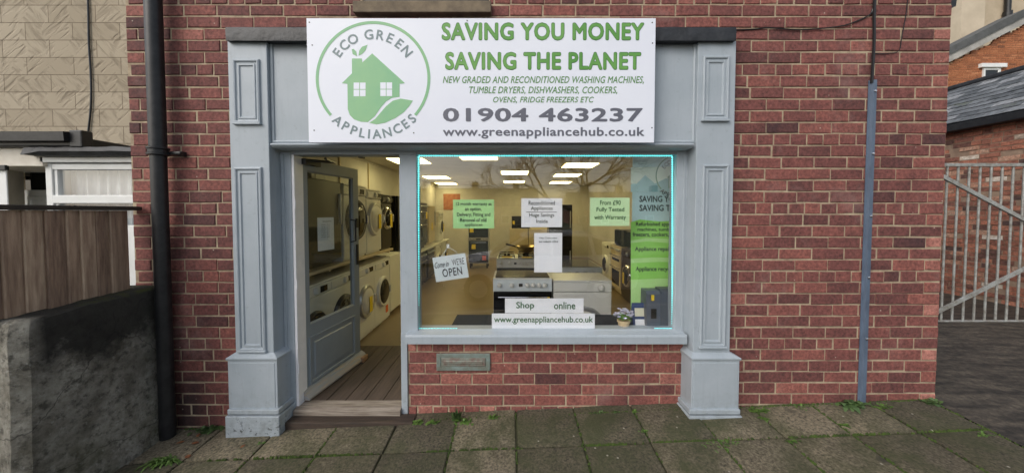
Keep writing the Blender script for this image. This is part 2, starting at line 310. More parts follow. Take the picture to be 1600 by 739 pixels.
def grooved():
    m, t, b = new_mat('grooved_concrete'); L = t.links.new
    tc = t.nodes.new('ShaderNodeTexCoord')
    mp = t.nodes.new('ShaderNodeMapping'); mp.inputs['Rotation'].default_value = (0,0,R(6)); mp.inputs['Scale'].default_value = (3.2, 13, 1); L(tc.outputs['Object'], mp.inputs['Vector'])
    n = t.nodes.new('ShaderNodeTexNoise'); n.inputs['Scale'].default_value = 1; n.inputs['Detail'].default_value = 5; n.inputs['Roughness'].default_value = .65; L(mp.outputs[0], n.inputs['Vector'])
    r = t.nodes.new('ShaderNodeValToRGB'); r.color_ramp.elements[0].position = .38; r.color_ramp.elements[0].color = (*s2l(46,42,36),1)
    r.color_ramp.elements[1].position = .68; r.color_ramp.elements[1].color = (*s2l(88,80,69),1); L(n.outputs['Fac'], r.inputs[0])
    n2 = t.nodes.new('ShaderNodeTexNoise'); n2.inputs['Scale'].default_value = 28; n2.inputs['Detail'].default_value = 6; n2.inputs['Roughness'].default_value = .8; L(tc.outputs['Object'], n2.inputs['Vector'])
    c2_ = t.nodes.new('ShaderNodeMapRange'); c2_.inputs[1].default_value = .35; c2_.inputs[2].default_value = .65; L(n2.outputs['Fac'], c2_.inputs[0])
    mo_ = t.nodes.new('ShaderNodeMix'); mo_.data_type = 'RGBA'; mo_.blend_type = 'OVERLAY'; mo_.inputs['Factor'].default_value = .7; L(r.outputs[0], mo_.inputs[6]); L(c2_.outputs[0], mo_.inputs[7]); L(mo_.outputs[2], b.inputs['Base Color'])
    b.inputs['Roughness'].default_value = .7
    bp = t.nodes.new('ShaderNodeBump'); bp.inputs['Strength'].default_value = .7; bp.inputs['Distance'].default_value = .015; L(n.outputs['Fac'], bp.inputs['Height']); L(bp.outputs[0], b.inputs['Normal'])
    return m
GROOVE = grooved()

# ------------------------------------------------------------------ mesh helpers
def BM(): return bmesh.new()
def bx(bm, x0, x1, y0, y1, z0, z1, bev=0, seg=2):
    vs = [bm.verts.new((x, y, z)) for x in (x0, x1) for y in (y0, y1) for z in (z0, z1)]
    q = [(0,1,3,2), (4,6,7,5), (0,4,5,1), (2,3,7,6), (0,2,6,4), (1,5,7,3)]
    fs = [bm.faces.new([vs[i] for i in f]) for f in q]
    if bev:
        es = list({e for f in fs for e in f.edges})
        bmesh.ops.bevel(bm, geom=es, offset=bev, segments=seg, affect='EDGES', profile=.5)
    return vs
def prism(bm, pts, axis, a, b):
    """polygon pts (2D) extruded along axis from a to b"""
    def P(u, v, t): return {'x': (t,u,v), 'y': (u,t,v), 'z': (u,v,t)}[axis]
    A = [bm.verts.new(P(u, v, a)) for u, v in pts]; B = [bm.verts.new(P(u, v, b)) for u, v in pts]
    n = len(pts); bm.faces.new(A); bm.faces.new(B[::-1])
    for i in range(n): bm.faces.new((A[i], B[i], B[(i+1)%n], A[(i+1)%n]))
def loft(bm, x0, x1, z0, z1, steps, cap=True):
    """nested rectangles in an XZ plane: steps of (inset, y), mitred corners"""
    prev = None
    for ins, y in steps:
        ring = [bm.verts.new(p) for p in ((x0+ins, y, z0+ins), (x1-ins, y, z0+ins), (x1-ins, y, z1-ins), (x0+ins, y, z1-ins))]
        if prev:
            for i in range(4): bm.faces.new((prev[i], prev[(i+1)%4], ring[(i+1)%4], ring[i]))
        prev = ring
    if cap: bm.faces.new(prev)
def tube(bm, pts, r, n=8, cap=True, r2=None):
    pts = [Vector(p) for p in pts]; rings = []
    for i, p in enumerate(pts):
        d = (pts[min(i+1, len(pts)-1)] - pts[max(i-1, 0)]).normalized()
        u = d.orthogonal().normalized() if i == 0 else (rings_u - d*rings_u.dot(d)).normalized()
        rings_u = u; v = d.cross(u)
        rr = r if r2 is None else r+(r2-r)*i/(len(pts)-1)
        rings.append([bm.verts.new(p+(u*math.cos(2*math.pi*k/n)+v*math.sin(2*math.pi*k/n))*rr) for k in range(n)])
    for a, b in zip(rings, rings[1:]):
        for k in range(n): bm.faces.new((a[k], a[(k+1)%n], b[(k+1)%n], b[k]))
    if cap: bm.faces.new(rings[0][::-1]); bm.faces.new(rings[-1])
def lathe(bm, prof, c, axis='z', n=24):
    """prof: (r, t) along axis from centre c"""
    c = Vector(c); rings = []
    for r, t in prof:
        ring = []
        for k in range(n):
            a = 2*math.pi*k/n; u, v = r*math.cos(a), r*math.sin(a)
            ring.append(bm.verts.new(c+Vector({'z': (u,v,t), 'y': (u,t,v), 'x': (t,u,v)}[axis])))
        rings.append(ring)
    for a, b in zip(rings, rings[1:]):
        for k in range(n): bm.faces.new((a[k], a[(k+1)%n], b[(k+1)%n], b[k]))
    bm.faces.new(rings[0][::-1]); bm.faces.new(rings[-1])
def world_loc(o):
    v = Vector((0,0,0))
    while o is not None: v += o.location; o = o.parent
    return v
def obj(name, bm, mat, parent=None, smooth=False, loc=None, fix=True):
    """one mesh object; with a parent its vertices are given in world space (parent unrotated) unless fix=False"""
    bmesh.ops.recalc_face_normals(bm, faces=bm.faces) if fix not in ('flat', 'local') else None
    me = bpy.data.meshes.new(name)
    off = Vector((0,0,0))
    if parent is not None and fix not in (False, 'local'): off = world_loc(parent)
    elif loc is not None: off = Vector(loc)
    bm.transform(Matrix.Translation(-off)) if off.length else None
    bm.to_mesh(me); bm.free()
    for m in (mat if isinstance(mat, (list, tuple)) else [mat]): me.materials.append(m)
    if smooth:
        for p in me.polygons: p.use_smooth = True
        try: me.set_sharp_from_angle(angle=R(40))
        except Exception: pass
    o = bpy.data.objects.new(name, me); COL.objects.link(o)
    if parent is not None: o.parent = parent
    elif loc is not None: o.location = loc
    return o
def thing(name, label, cat, loc=(0,0,0), group=None):
    o = bpy.data.objects.new(name, None); COL.objects.link(o); o.location = loc; o.empty_display_size = .1
    return tag(o, label, cat, group)
def tag(o, label, cat, group=None, kind=None):
    o['label'] = label; o['category'] = cat
    if group: o['group'] = group
    if kind: o['kind'] = kind
    return o
def struct(name, bm, mat, **k):
    o = obj(name, bm, mat, **k); o['kind'] = 'structure'; return o
def copy_tree(o, parent=None):
    c = o.copy(); COL.objects.link(c); c.parent = parent
    for ch in list(o.children): copy_tree(ch, c)
    return c

# ------------------------------------------------------------------ lettering
DG = bpy.context.evaluated_depsgraph_get()
def text_bm(body, bold=0, shear=0, space=1.0, align='CENTER', line=1.0):
    cu = bpy.data.curves.new('lettering', 'FONT'); cu.body = body; cu.size = 1;  cu.shear = shear
    cu.space_character = space; cu.align_x = align; cu.space_line = line; cu.resolution_u = 3; cu.fill_mode = 'FRONT'
    o = bpy.data.objects.new('lettering', cu); COL.objects.link(o)
    dg = bpy.context.evaluated_depsgraph_get(); dg.update()
    me = bpy.data.meshes.new_from_object(o.evaluated_get(dg))
    bm = bmesh.new(); bm.from_mesh(me)
    bpy.data.objects.remove(o); bpy.data.curves.remove(cu); bpy.data.meshes.remove(me)
    bmesh.ops.remove_doubles(bm, verts=bm.verts, dist=1e-5)
    if bold:
        src = bm.copy(); k = 0
        for dx, dz in ((-1,0),(1,0),(0,1),(0,-1)) if bold < .02 else ((-1,0),(1,0),(0,1),(0,-1),(.7,.7),(-.7,.7),(.7,-.7),(-.7,-.7)):
            k += 1; c = src.copy(); c.transform(Matrix.Translation((dx*bold, dz*bold, k*.00004)))
            me = bpy.data.meshes.new('tmp'); c.to_mesh(me); c.free(); bm.from_mesh(me); bpy.data.meshes.remove(me)
        src.free()
    return bm
def bounds(bm):
    xs = [v.co.x for v in bm.verts]; ys = [v.co.y for v in bm.verts]
    return min(xs), max(xs), min(ys), max(ys)
def fit(bm, x0, x1, z0, z1, Y):
    """flat glyphs (x,y) scaled to a rectangle of the XZ plane at Y, facing -Y"""
    a, b, c, d = bounds(bm); sx = (x1-x0)/(b-a); sz = (z1-z0)/(d-c)
    for v in bm.verts: v.co = Vector((x0+(v.co.x-a)*sx, Y-v.co.z, z0+(v.co.y-c)*sz))
    return bm
def letters(body, rect, Y, mat, parent, bold=0, shear=0, space=1.0, align='CENTER', line=1.0, name='lettering'):
    """rect = photo pixels (x0,y0,x1,y1) of the written line on the plane Y"""
    p, q = at(rect[0], rect[3], Y), at(rect[2], rect[1], Y)
    return obj(name, fit(text_bm(body, bold, shear, space, align, line), p.x, q.x, p.z, q.z, Y), mat, parent, fix='flat')
def merge(bm, other, mtx=None):
    if mtx: other.transform(mtx)
    me = bpy.data.meshes.new('tmp'); other.to_mesh(me); other.free(); bm.from_mesh(me); bpy.data.meshes.remove(me)
def poly(bm, pts, Y, T):
    f = bm.faces.new([bm.verts.new((*((lambda p: (p.x, Y, p.z))(at(*T(x, y), Y))),)) for x, y in pts]); return f

# ================================================================== LARGE STRUCTURE
# ------------------------------------------------------------------ ground
def sheet(xs, ys, zf):
    bm = BM(); g = [[bm.verts.new((x, y, zf(x, y))) for y in ys] for x in xs]
    for i in range(len(xs)-1):
        for j in range(len(ys)-1): bm.faces.new((g[i][j], g[i+1][j], g[i+1][j+1], g[i][j+1]))
    return bm
struct('ground', sheet([-150,-7,7,150], [-150,-30,-14,-4,.12,150], lambda x, y: gz(x, y)-.35), EARTH)
struct('pavement_bed', sheet([-7,3.06], [-3.0,.12], lambda x, y: gz(x, y)-.014), DIRT)
bm = BM(); tl = bm.faces.layers.float.new('tone')
SW = .43
for i in range(-17, 7):
    for j in range(0, 8):
        x0 = .03+i*SW; x1 = x0+SW
        y1 = -.315-(j-1)*SW if j else .11; y0 = -.315-j*SW
        if y0 < -3.0: y0 = -3.0
        g = .0045+rnd.random()*.002; jx = rnd.uniform(-.003, .003)
        tone = rnd.uniform(.2, .85); dz = rnd.uniform(-.003, .003); tx = rnd.uniform(-.006, .006); ty = rnd.uniform(-.006, .006)
        n0 = len(bm.faces)
        a, b, c, d = x0+g+jx, x1-g+jx, y0+g, y1-g
        def zz(x, y): return gz(x, y)+dz+tx*(x-x0-.2)+ty*(y-y0-.2)
        N = 4; e = .006
        us = [a, a+e, (a+b)/2, b-e, b]; ws = [c, c+e, (c+d)/2, d-e, d]
        V = [[bm.verts.new((u, w_, zz(u, w_)-(.005 if (p in (0,4) or q in (0,4)) else 0))) for q, w_ in enumerate(ws)] for p, u in enumerate(us)]
        for p in range(4):
            for q in range(4): bm.faces.new((V[p][q], V[p+1][q], V[p+1][q+1], V[p][q+1]))
        rim = [V[p][0] for p in range(5)]+[V[4][q] for q in range(1,5)]+[V[p][4] for p in range(3,-1,-1)]+[V[0][q] for q in range(3,0,-1)]
        low = [bm.verts.new((v.co.x, v.co.y, v.co.z-.03)) for v in rim]
        for k in range(len(rim)): bm.faces.new((rim[k], low[k], low[(k+1)%len(rim)], rim[(k+1)%len(rim)]))
        bm.faces.ensure_lookup_table()
        for f in bm.faces[n0:]: f[tl] = tone
struct('pavement', bm, SLAB, smooth=True)
bm = BM()
for k in range(-12, 12):
    x0 = k*.9
    vs_ = bx(bm, x0+.004, x0+.896, -3.13, -3.003, -.45, 0, bev=.01)
for v in bm.verts: v.co.z += gz(v.co.x, -3.0)-.004
struct('kerb', bm, M('kerb_stone', s2l(140,134,124), .9, s2l(116,110,102), scale=6, bump=.4))
struct('road', sheet([-60,-7,7,60], [-9.5,-4,-3.13], lambda x, y: gz(x, y)-.13), TARMAC)
struct('far_pavement', sheet([-60,-7,7,60], [-12,-9.5], lambda x, y: gz(x, y)-.02), M('far_pavement_slabs', s2l(126,120,110), .9, s2l(108,102,94), scale=2))
def pz(x, y): return .118+.055*min(0, y)
struct('passage', sheet([3.056+.0*k for k in range(1)]+[3.6,4.4,5.4,6.5,9], [-3.0,-1,0,.6,1.4,2.4,4,6,9], pz), GROOVE)

# ------------------------------------------------------------------ brick building
COURSE = .0822; STR = .2355; XC = X(1475, 330, 0); XL = X(203, 250, 0)
ZH = Z(325.9, 0, 1300)-COURSE/2                     # bottom of a header course
def brick_run(bm, tl, x0, x1, z0, z1, Y, depth=.02, zoff=0):
    ZH = globals()['ZH']+zoff
    k0 = math.floor((z0-ZH)/COURSE); k1 = math.ceil((z1-ZH)/COURSE)
    for k in range(k0, k1):
        za, zb = ZH+k*COURSE, ZH+(k+1)*COURSE
        kk = k % 6; rr = random.Random(k*91+5)
        x = XC; xs = []; first = True
        while x > x0-.3:
            if kk == 0: wd = STR*.75 if first else STR/2
            else: wd = (STR/2 if kk % 2 else STR) if first else STR
            first = False
            if rr.random() < .025 and kk: wd *= .8
            xs.append((x-wd, x)); x -= wd
        for a, b in xs:
            quoin = b > XC-.01 and kk % 2
            a, b = max(a, x0), min(b, x1); c, d = max(za, z0), min(zb, z1)
            tone = rr.gauss(.5, .12) + (.28 if quoin else 0)
            if rr.random() < .05: tone -= .22
            j = lambda s=.0024: rr.uniform(-s, s)
            jj = [j() for _ in range(9)]; yo = rr.uniform(-.0025, .0025)
            if b-a < .03 or d-c < .02: continue
            g = .0050
            a += g if a > x0+1e-6 or True else 0; b -= g; c += g; d -= g
            a += jj[0]; b += jj[1]; c += jj[2]; d += jj[3]
            e = .004
            o4 = [(a,c+jj[4]),(b,c+jj[5]),(b,d+jj[6]),(a,d+jj[7])]; i4 = [(a+e,c+e+jj[4]),(b-e,c+e+jj[5]),(b-e,d-e+jj[6]),(a+e,d-e+jj[7])]
            B = [bm.verts.new((x_, Y+depth, z_)) for x_, z_ in o4]; O = [bm.verts.new((x_, Y+.004+yo, z_)) for x_, z_ in o4]; I = [bm.verts.new((x_, Y+yo, z_)) for x_, z_ in i4]
            fs = [bm.faces.new(I)]
            for q in range(4):
                r_ = (q+1) % 4
                fs.append(bm.faces.new((O[q], O[r_], I[r_], I[q]))); fs.append(bm.faces.new((B[q], B[r_], O[r_], O[q])))
            for f in fs: f[tl] = max(.02, min(.98, tone))
SX0, SX1 = X(358, 300, 0)+.0, X(1150, 300, 0)         # the timber shopfront lies between
SX0 = -1.985; SX1 = 1.565
ZC = Z(49, -.02)                                     # top of the lead flashing
WX0, WX1 = X(566, 6, 0), X(764, 6, 0); WZ = Z(26, 0); WZT = Z(8, 0); ZTOP = 4.2
ZCs = ZH+math.floor((ZC-ZH)/COURSE)*COURSE; WZs = ZH+math.ceil((WZ-ZH)/COURSE)*COURSE; WZTs = ZH+math.ceil((WZT-ZH)/COURSE)*COURSE
shop = thing('brick_building', 'dark red brick building with pale mortar joints around the blue-grey shopfront', 'building', (0, .1, 0))
bm = BM(); tl = bm.faces.layers.float.new('tone')
brick_run(bm, tl, XL, SX0, -.35, ZCs, 0)
brick_run(bm, tl, SX1, XC, -.35, ZCs, 0)
brick_run(bm, tl, XL, XC, ZCs, WZs, 0)
SL0, SL1 = X(556, 18, 0), X(768, 18, 0)
brick_run(bm, tl, XL, SL0, WZs, WZTs, 0); brick_run(bm, tl, SL1, XC, WZs, WZTs, 0)
brick_run(bm, tl, XL, WX0, WZTs, ZTOP, 0); brick_run(bm, tl, WX1, XC, WZTs, ZTOP, 0)
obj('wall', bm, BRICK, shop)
bm = BM()
bx(bm, XL+.004, -1.76, .0055, .2, -.35, ZC); bx(bm, 1.30, XC-.004, .0055, .2, -.35, ZC)
bx(bm, XL+.004, XC-.004, .0055, .2, ZC, WZ+.02)
bx(bm, XL+.004, WX0, .0055, .2, WZ+.02, ZTOP); bx(bm, WX1, XC-.004, .0055, .2, WZ+.02, ZTOP)
obj('mortar_bed', bm, MORTAR, shop)
bm = BM(); tl = bm.faces.layers.float.new('tone')
RX0, RX1 = X(637.5, 590, .06), X(1066, 590, .06)
RZ1 = Z(536, .05)
brick_run(bm, tl, RX0, RX1+.02, -.2, RZ1, .06, zoff=-.045)
for f in bm.faces: f[tl] = min(.98, f[tl]+.10)
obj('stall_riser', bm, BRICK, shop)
bm = BM(); bx(bm, RX0, RX1+.02, .0655, .2, -.3, RZ1); obj('stall_riser_mortar', bm, MORTAR, shop)
bm = BM()
bx(bm, SL0, SL1, -.05, .1, WZ, WZT, bev=.006)
obj('stone_sill', bm, STONE, shop)
uw = BM(); loft(uw, WX0, WX1, WZT, ZTOP-.1, [(0,.02),(.005,.015),(.05,.015),(.055,.04)], cap=False); o = obj('window', uw, BLACKP, shop)
bm = BM(); bx(bm, WX0+.05, WX1-.05, .042, .05, WZT+.05, ZTOP-.15); obj('pane', bm, DARKGLASS, o)
bm = BM(); tl = bm.faces.layers.float.new('tone')
bx(bm, XC-.14, XC-.006, .2, 8.9, -.35, ZTOP); bx(bm, XL+.006, XL+.14, .2, 8.9, -.35, ZTOP)
for f in bm.faces: f[tl] = .5
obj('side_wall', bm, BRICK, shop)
# quoins seen edge-on at the right corner: little return bricks
bm = BM(); g_ = XC
prism(bm, [(XC-.02, Z(12,0)), (XC+.05, Z(12,0)+.02), (XC+.055, Z(3,0)+.03), (XC-.02, Z(3,0)+.02)], 'y', .02, .7)
obj('gutter', bm, BLACKP, shop)

# ------------------------------------------------------------------ shop interior (setting)
FZ = .03; CZ = 2.36; IL, IR, IB = -2.46, 2.46, 8.35
bm = BM(); bx(bm, IL-.02, IR+.02, 1.2, IB+.02, FZ-.05, FZ); struct('shop_floor', bm, VINYL)
bm = BM()
nx = 0
xb = IL
while xb < -.55:
    bx(bm, xb+.002, xb+.143, .135, 1.196, FZ-.04, FZ+.003, bev=.003); xb += .146
bx(bm, -.5, IR, .21, 1.196, FZ-.05, FZ)
struct('shop_entrance_deck', bm, DECK)
bm = BM(); bx(bm, IL-.02, IR+.02, .14, IB+.02, CZ, CZ+.08); struct('shop_ceiling', bm, SHOPCEIL)
bm = BM(); bx(bm, IL-.1, IL, .2, IB, FZ-.05, CZ); bx(bm, IR, IR+.1, .2, IB, FZ-.05, CZ); bx(bm, IL-.1, IR+.1, IB, IB+.1, FZ-.05, CZ)
bx(bm, IL, IL+.016, .2, 7.9, CZ-.035, CZ-.002)
struct('shop_wall', bm, SHOPWALL)
bm = BM(); bx(bm, -.5, IR, .205, .6, .3, Z(515.5, .2)-.0, bev=.004); o = obj('window_display_shelf', bm, CARPET)
tag(o, 'low window display shelf covered in dark blue carpet behind the glass', 'shelf')

# ------------------------------------------------------------------ timber shopfront
sf = thing('shopfront', 'blue-grey painted timber shopfront with panelled pilasters, half-glazed door and display window', 'shopfront', (-.2, 0, 0))
YS, YP, YF, YG = -.06, -.088, .055, .088
def pilaster(xl, xr, inner, pl, base, panel_px, upper, lower, chips):
    """xl..xr shaft, pl plinth x range, base base-block x range; inner=+1 reveal on the right side"""
    ztop = Z(64, YS); zpl = Z(559, YP); zb = -.3
    bm = BM(); bx(bm, xl, xr, YS, .16, zpl-.02, ztop, bev=.004); p = obj('pilaster', bm, PAINT, sf)
    bm = BM()
    bx(bm, pl[0], pl[1], YP, .15, Z(638, YP)-.02, zpl-.012, bev=.004)
    # weathered plinth cap
    loftpts = [(pl[0]-.004, pl[1]+.004, YP-.004, zpl-.018), (pl[0]-.006, pl[1]+.006, YP-.008, zpl-.01), (pl[0]-.006, pl[1]+.006, YP-.008, zpl), (xl-.002, xr+.002, YS-.002, zpl+.028)]
    rings = [[bm.verts.new(v) for v in ((a, y, z), (b, y, z), (b, .149, z), (a, .149, z))] for a, b, y, z in loftpts]
    for r0, r1 in zip(rings, rings[1:]):
        for i in range(4): bm.faces.new((r0[i], r0[(i+1)%4], r1[(i+1)%4], r1[i]))
    bm.faces.new(rings[-1]); bm.faces.new(rings[0][::-1])
    bx(bm, pl[0]+.016, pl[1]-.016, YP-.003, YP+.01, Z(638, YP)+.0, zpl-.035, bev=.0015)
    obj('plinth', bm, PAINT, p)
    bm = BM()
    bx(bm, base[0]+.008, base[1]-.008, YP-.020, .149, Z(645, YP), Z(638, YP)+.004, bev=.006)
    bx(bm, base[0], base[1], YP-.03, .148, zb, Z(646.5, YP), bev=.006)
    obj('base_block', bm, PAINT, p)
    for (a, b, t, bo) in (upper, lower):
        x0, x1 = X(a, (t+bo)/2, YS), X(b, (t+bo)/2, YS); z0, z1 = Z(bo, YS), Z(t, YS)
        bm = BM()
        loft(bm, x0, x1, z0, z1, [(-.002, YS+.001), (0, YS-.012), (.008, YS-.016), (.014, YS-.014), (.018, YS-.005), (.028, YS-.004), (.031, YS-.010), (.040, YS-.010), (.046, YS-.0015)])
        bx(bm, x0-.006, x1+.006, YS-.022, YS+.001, z0-.012, z0+.004, bev=.004)
        obj('panel_moulding', bm, PAINT, p)
    return p
def xr(px, y, Y): return X(px, y, Y)
pilaster(xr(361.5, 300, YS), xr(421.5, 280, YS), 1, (xr(356.5, 600, YP), xr(433.5, 600, YP)), (xr(352, 680, YP-.03), xr(436.5, 680, YP-.03)), None,
         (366.5, 407, 94, 193), (371, 413, 262, 547), 0)
pilaster(xr(1087, 300, YS), xr(1145.5, 300, YS), -1, (xr(1080.5, 600, YP), xr(1155, 600, YP)), (xr(1077, 650, YP-.03), xr(1160.5, 650, YP-.03)), None,
         (1097, 1138, 89, 188), (1094.5, 1135, 258, 541), 0)
# fascia with bead, head moulding, soffit
FX0, FX1 = xr(418, 150, -.03), xr(1088, 150, -.03); FZ0, FZ1 = Z(229, -.05), Z(60, -.03)
bm = BM(); bx(bm, FX0, FX1, -.028, .2, Z(232, .05), FZ1); loft(bm, FX0+.025, FX1-.006, FZ0+.025, FZ1-.004, [(0,-.0275),(.001,-.036),(.012,-.04),(.02,-.036),(.022,-.029)], cap=False)
obj('fascia', bm, PAINT, sf)
bm = BM(); y0 = FZ0
prism(bm, [(-.03, y0+.024), (-.066, y0+.018), (-.072, y0+.008), (-.06, y0-.004), (-.05, y0-.01), (-.02, y0-.012), (.05, y0-.014), (.05, y0+.02)], 'x', xr(424, 228, -.06), xr(1083, 228, -.06))
obj('head_moulding', bm, PAINT, sf)
bm = BM()   # lead flashing on top, slightly rumpled
n = 90; xa, xb_ = xr(349, 55, -.11), xr(1153, 55, -.11)
zt, zb_ = Z(47.5, -.02), Z(63, -.1); rows = []
for i in range(n+1):
    x = xa+(xb_-xa)*i/n; h = mnoise.noise(Vector((x*5, 0, 3)))*.006+mnoise.noise(Vector((x*17, 2, 3)))*.004
    rows.append([bm.verts.new(v) for v in ((x, -.001, zt+.004), (x, -.06+h, zt-.004+h), (x, -.090+h*1.2, zt-.018+h), (x, -.096+h*1.3, zt-.035), (x, -.092+h, zb_+h*.8), (x, -.08, zb_+.003), (x, -.001, zb_+.006))])
for a, b in zip(rows, rows[1:]):
    for k in range(7): bm.faces.new((a[k], b[k], b[(k+1)%7], a[(k+1)%7]))
bm.faces.new(rows[0]); bm.faces.new(rows[-1])
obj('lead_flashing', bm, LEAD, sf, smooth=True)
# frame: jamb, head, mullion post, right jamb
DX0, DX1 = xr(457.5, 400, YF), xr(625, 400, YF); MX1 = xr(651.5, 380, YF); GX1 = xr(1056, 380, YF)
HZ = Z(241.5, YF); GZT = Z(242, YF); GZB = Z(515.5, YF)
bm = BM(); bx(bm, xr(421, 300, YF)-.06, DX0, YF, .17, -.02, HZ+.02, bev=.003); bx(bm, xr(440, 300, YF), xr(445, 300, YF), YF-.008, YF+.01, .0, HZ, bev=.002); obj('door_jamb', bm, PAINT, sf)
bm = BM(); bx(bm, DX0+.001, DX0+.02, YF+.004, .165, .028, HZ-.001, bev=.002)
for zz_ in (1.55, .95, .32): lathe(bm, [(.006,-.035),(.006,.035)], (DX0+.022, YF+.004, zz_), 'z', 8)
obj('white_door_lining', bm, WHITE, sf)
bm = BM(); bx(bm, DX0, MX1, YF, .17, HZ, Z(230, YF), bev=.002); obj('door_head', bm, PAINT, sf)
bm = BM(); bx(bm, DX1, xr(637, 600, YF), YF-.004, .19, -.035, Z(520, YF), bev=.003); bx(bm, DX1, MX1, YF, .17, Z(522, YF), HZ-.001, bev=.004); obj('mullion_post', bm, PAINT, sf)
bm = BM(); bx(bm, MX1+.001, GX1, YF+.003, .16, GZT+.002, Z(232, YF), bev=.003); obj('window_head', bm, PAINT, sf)
bm = BM(); bx(bm, GX1, X(1090, 380, YF), YF, .17, Z(525, YF), Z(231, YF), bev=.003); bx(bm, X(1066, 380, YF), X(1069, 380, YF), YF-.006, YF+.01, Z(520, YF), Z(240, YF), bev=.002); obj('window_jamb', bm, PAINT, sf)
bm = BM(); zs = Z(516, YF)
prism(bm, [(.17, zs), (YF+.02, zs), (YF, zs-.004), (-.012, Z(523, -.012)), (-.018, Z(526, -.012)), (-.018, Z(537, -.012)), (-.012, Z(537.5,-.012)), (.0, Z(536, 0)), (.17, Z(536, .17))], 'x', xr(633.5, 530, -.012), xr(1073, 530, -.012))
obj('window_sill', bm, PAINT, sf)
bm = BM(); bx(bm, MX1, GX1, YG, YG+.006, GZB-.01, GZT+.005); obj('window_glass', bm, GLASS, sf)
# threshold and timber step
bm = BM(); prism(bm, [(.135, FZ+.004), (.045, FZ-.002), (.02, FZ-.012), (.02, Z(657, .02)), (.135, Z(657, .02))], 'x', DX0-.0, DX1-.001)
bx(bm, DX0-.0, DX1+.0, .055, .07, FZ-.003, FZ+.004)
obj('threshold', bm, OLDWOOD, sf)
bm = BM(); bx(bm, X(436, 665, -.055), X(645, 665, -.055), -.058, .05, -.2, Z(656, -.03), bev=.006); obj('step_board', bm, STEPWOOD, sf)
# door leaf, open inwards
HX, HY = X(465.5, 440, .1), .1
FEx, FEy = -1.505, .1+.76
LW = math.hypot(FEx-HX, FEy-HY); ANG = math.atan2(FEy-HY, FEx-HX)
door = bpy.data.objects.new('door', None); COL.objects.link(door); door.parent = sf
door.location = Vector((HX, HY, 0))-sf.location; door.rotation_euler = (0, 0, ANG)
# leaf local: x 0..LW, visible face at y=-0.0 (local -y looks towards the doorway), z
dz0, dz1 = .04, 1.905; tk = .044; gx0, gx1, gz0, gz1 = .115, .690, .60, 1.815
bm = BM()
def hole_frame(bm, x0, x1, z0, z1, gx0, gx1, gz0, gz1, y0, y1):
    O = [(x0,z0),(x1,z0),(x1,z1),(x0,z1)]; I = [(gx0,gz0),(gx1,gz0),(gx1,gz1),(gx0,gz1)]
    Q = [[bm.verts.new((x, y, z)) for x, z in P] for P in (O, I) for y in (y0, y1)]
    o0, o1, i0, i1 = Q
    for k in range(4):
        j = (k+1) % 4
        bm.faces.new((o0[k], o0[j], i0[j], i0[k])); bm.faces.new((o1[k], i1[k], i1[j], o1[j])); bm.faces.new((o0[k], o1[k], o1[j], o0[j])); bm.faces.new((i0[k], i0[j], i1[j], i1[k]))
hole_frame(bm, 0, LW, dz0, dz1, gx0, gx1, gz0, gz1, 0, tk)
loft(bm, gx0-.0, gx1+.0, gz0, gz1, [(.0,.004),(.012,.012),(.012,.02)], cap=False)
loft(bm, .10, LW-.09, .13, .50, [(-.004,.0005), (0,-.012), (.016,-.010), (.02,-.002), (.05,-.003), (.056,-.010)])
leaf = obj('leaf', bm, PAINTD, door, fix=False)
bm = BM(); bx(bm, gx0-.003, gx1+.003, .018, .024, gz0-.003, gz1+.003); obj('glass_pane', bm, GLASSD, door, fix=False)
bm = BM(); bx(bm, -.004, .0, -.001, tk, dz0, dz1); bx(bm, -.003, .012, -.004, -.0005, dz0, dz1, bev=.001); obj('white_edge', bm, WHITE, door, fix=False)
bm = BM(); prism(bm, [(-.06, .045), (-.062, .06), (-.03, .1), (-.0005, .115), (-.0005, .045)], 'x', .02, LW+.02); obj('weatherboard', bm, OLDWOOD if False else M('worn_weatherboard', s2l(150,158,164), .7, s2l(176,160,140), scale=5, stretch=(1,8,8), bump=.4), door, fix=False)
bm = BM(); tube(bm, [(LW-.12, -.001, 1.42), (LW-.12, -.05, 1.41), (LW-.12, -.05, 1.22), (LW-.12, -.001, 1.21)], .007, 8); obj('pull_handle', bm, BLACK, door, smooth=True, fix=False)
bm = BM(); bx(bm, LW-.05, LW-.012, -.014, -.0005, 1.34, 1.43, bev=.003); bx(bm, LW-.045, LW-.014, -.01, -.0005, .98, 1.18, bev=.003)
bx(bm, LW+.0005, LW+.006, .006, tk-.006, .9, 1.3, bev=.001)
obj('lock', bm, BLACK, door, fix=False)
bm = BM(); tube(bm, [(.08, -.02, 1.89), (.3, -.11, 1.9), (.1, -.17, 1.9)], .011, 6); bx(bm, .05, .22, -.04, -.0005, 1.855, 1.9, bev=.004); obj('door_closer', bm, DGREY, door, fix=False)
# bird-mouth wedge holding it open
wp = at(563, 582, .86)
bm = BM(); bx(bm, X(552, 580, .80), X(570, 580, .80), .78, .88, FZ+.004, FZ+.05, bev=.006)
o = obj('wooden_wedge', bm, M('pale_wood', s2l(176,140,104), .8, s2l(150,112,80), scale=20), loc=(-1.47, .83, FZ)); tag(o, 'small pale wooden block wedged under the open grey door', 'wedge')
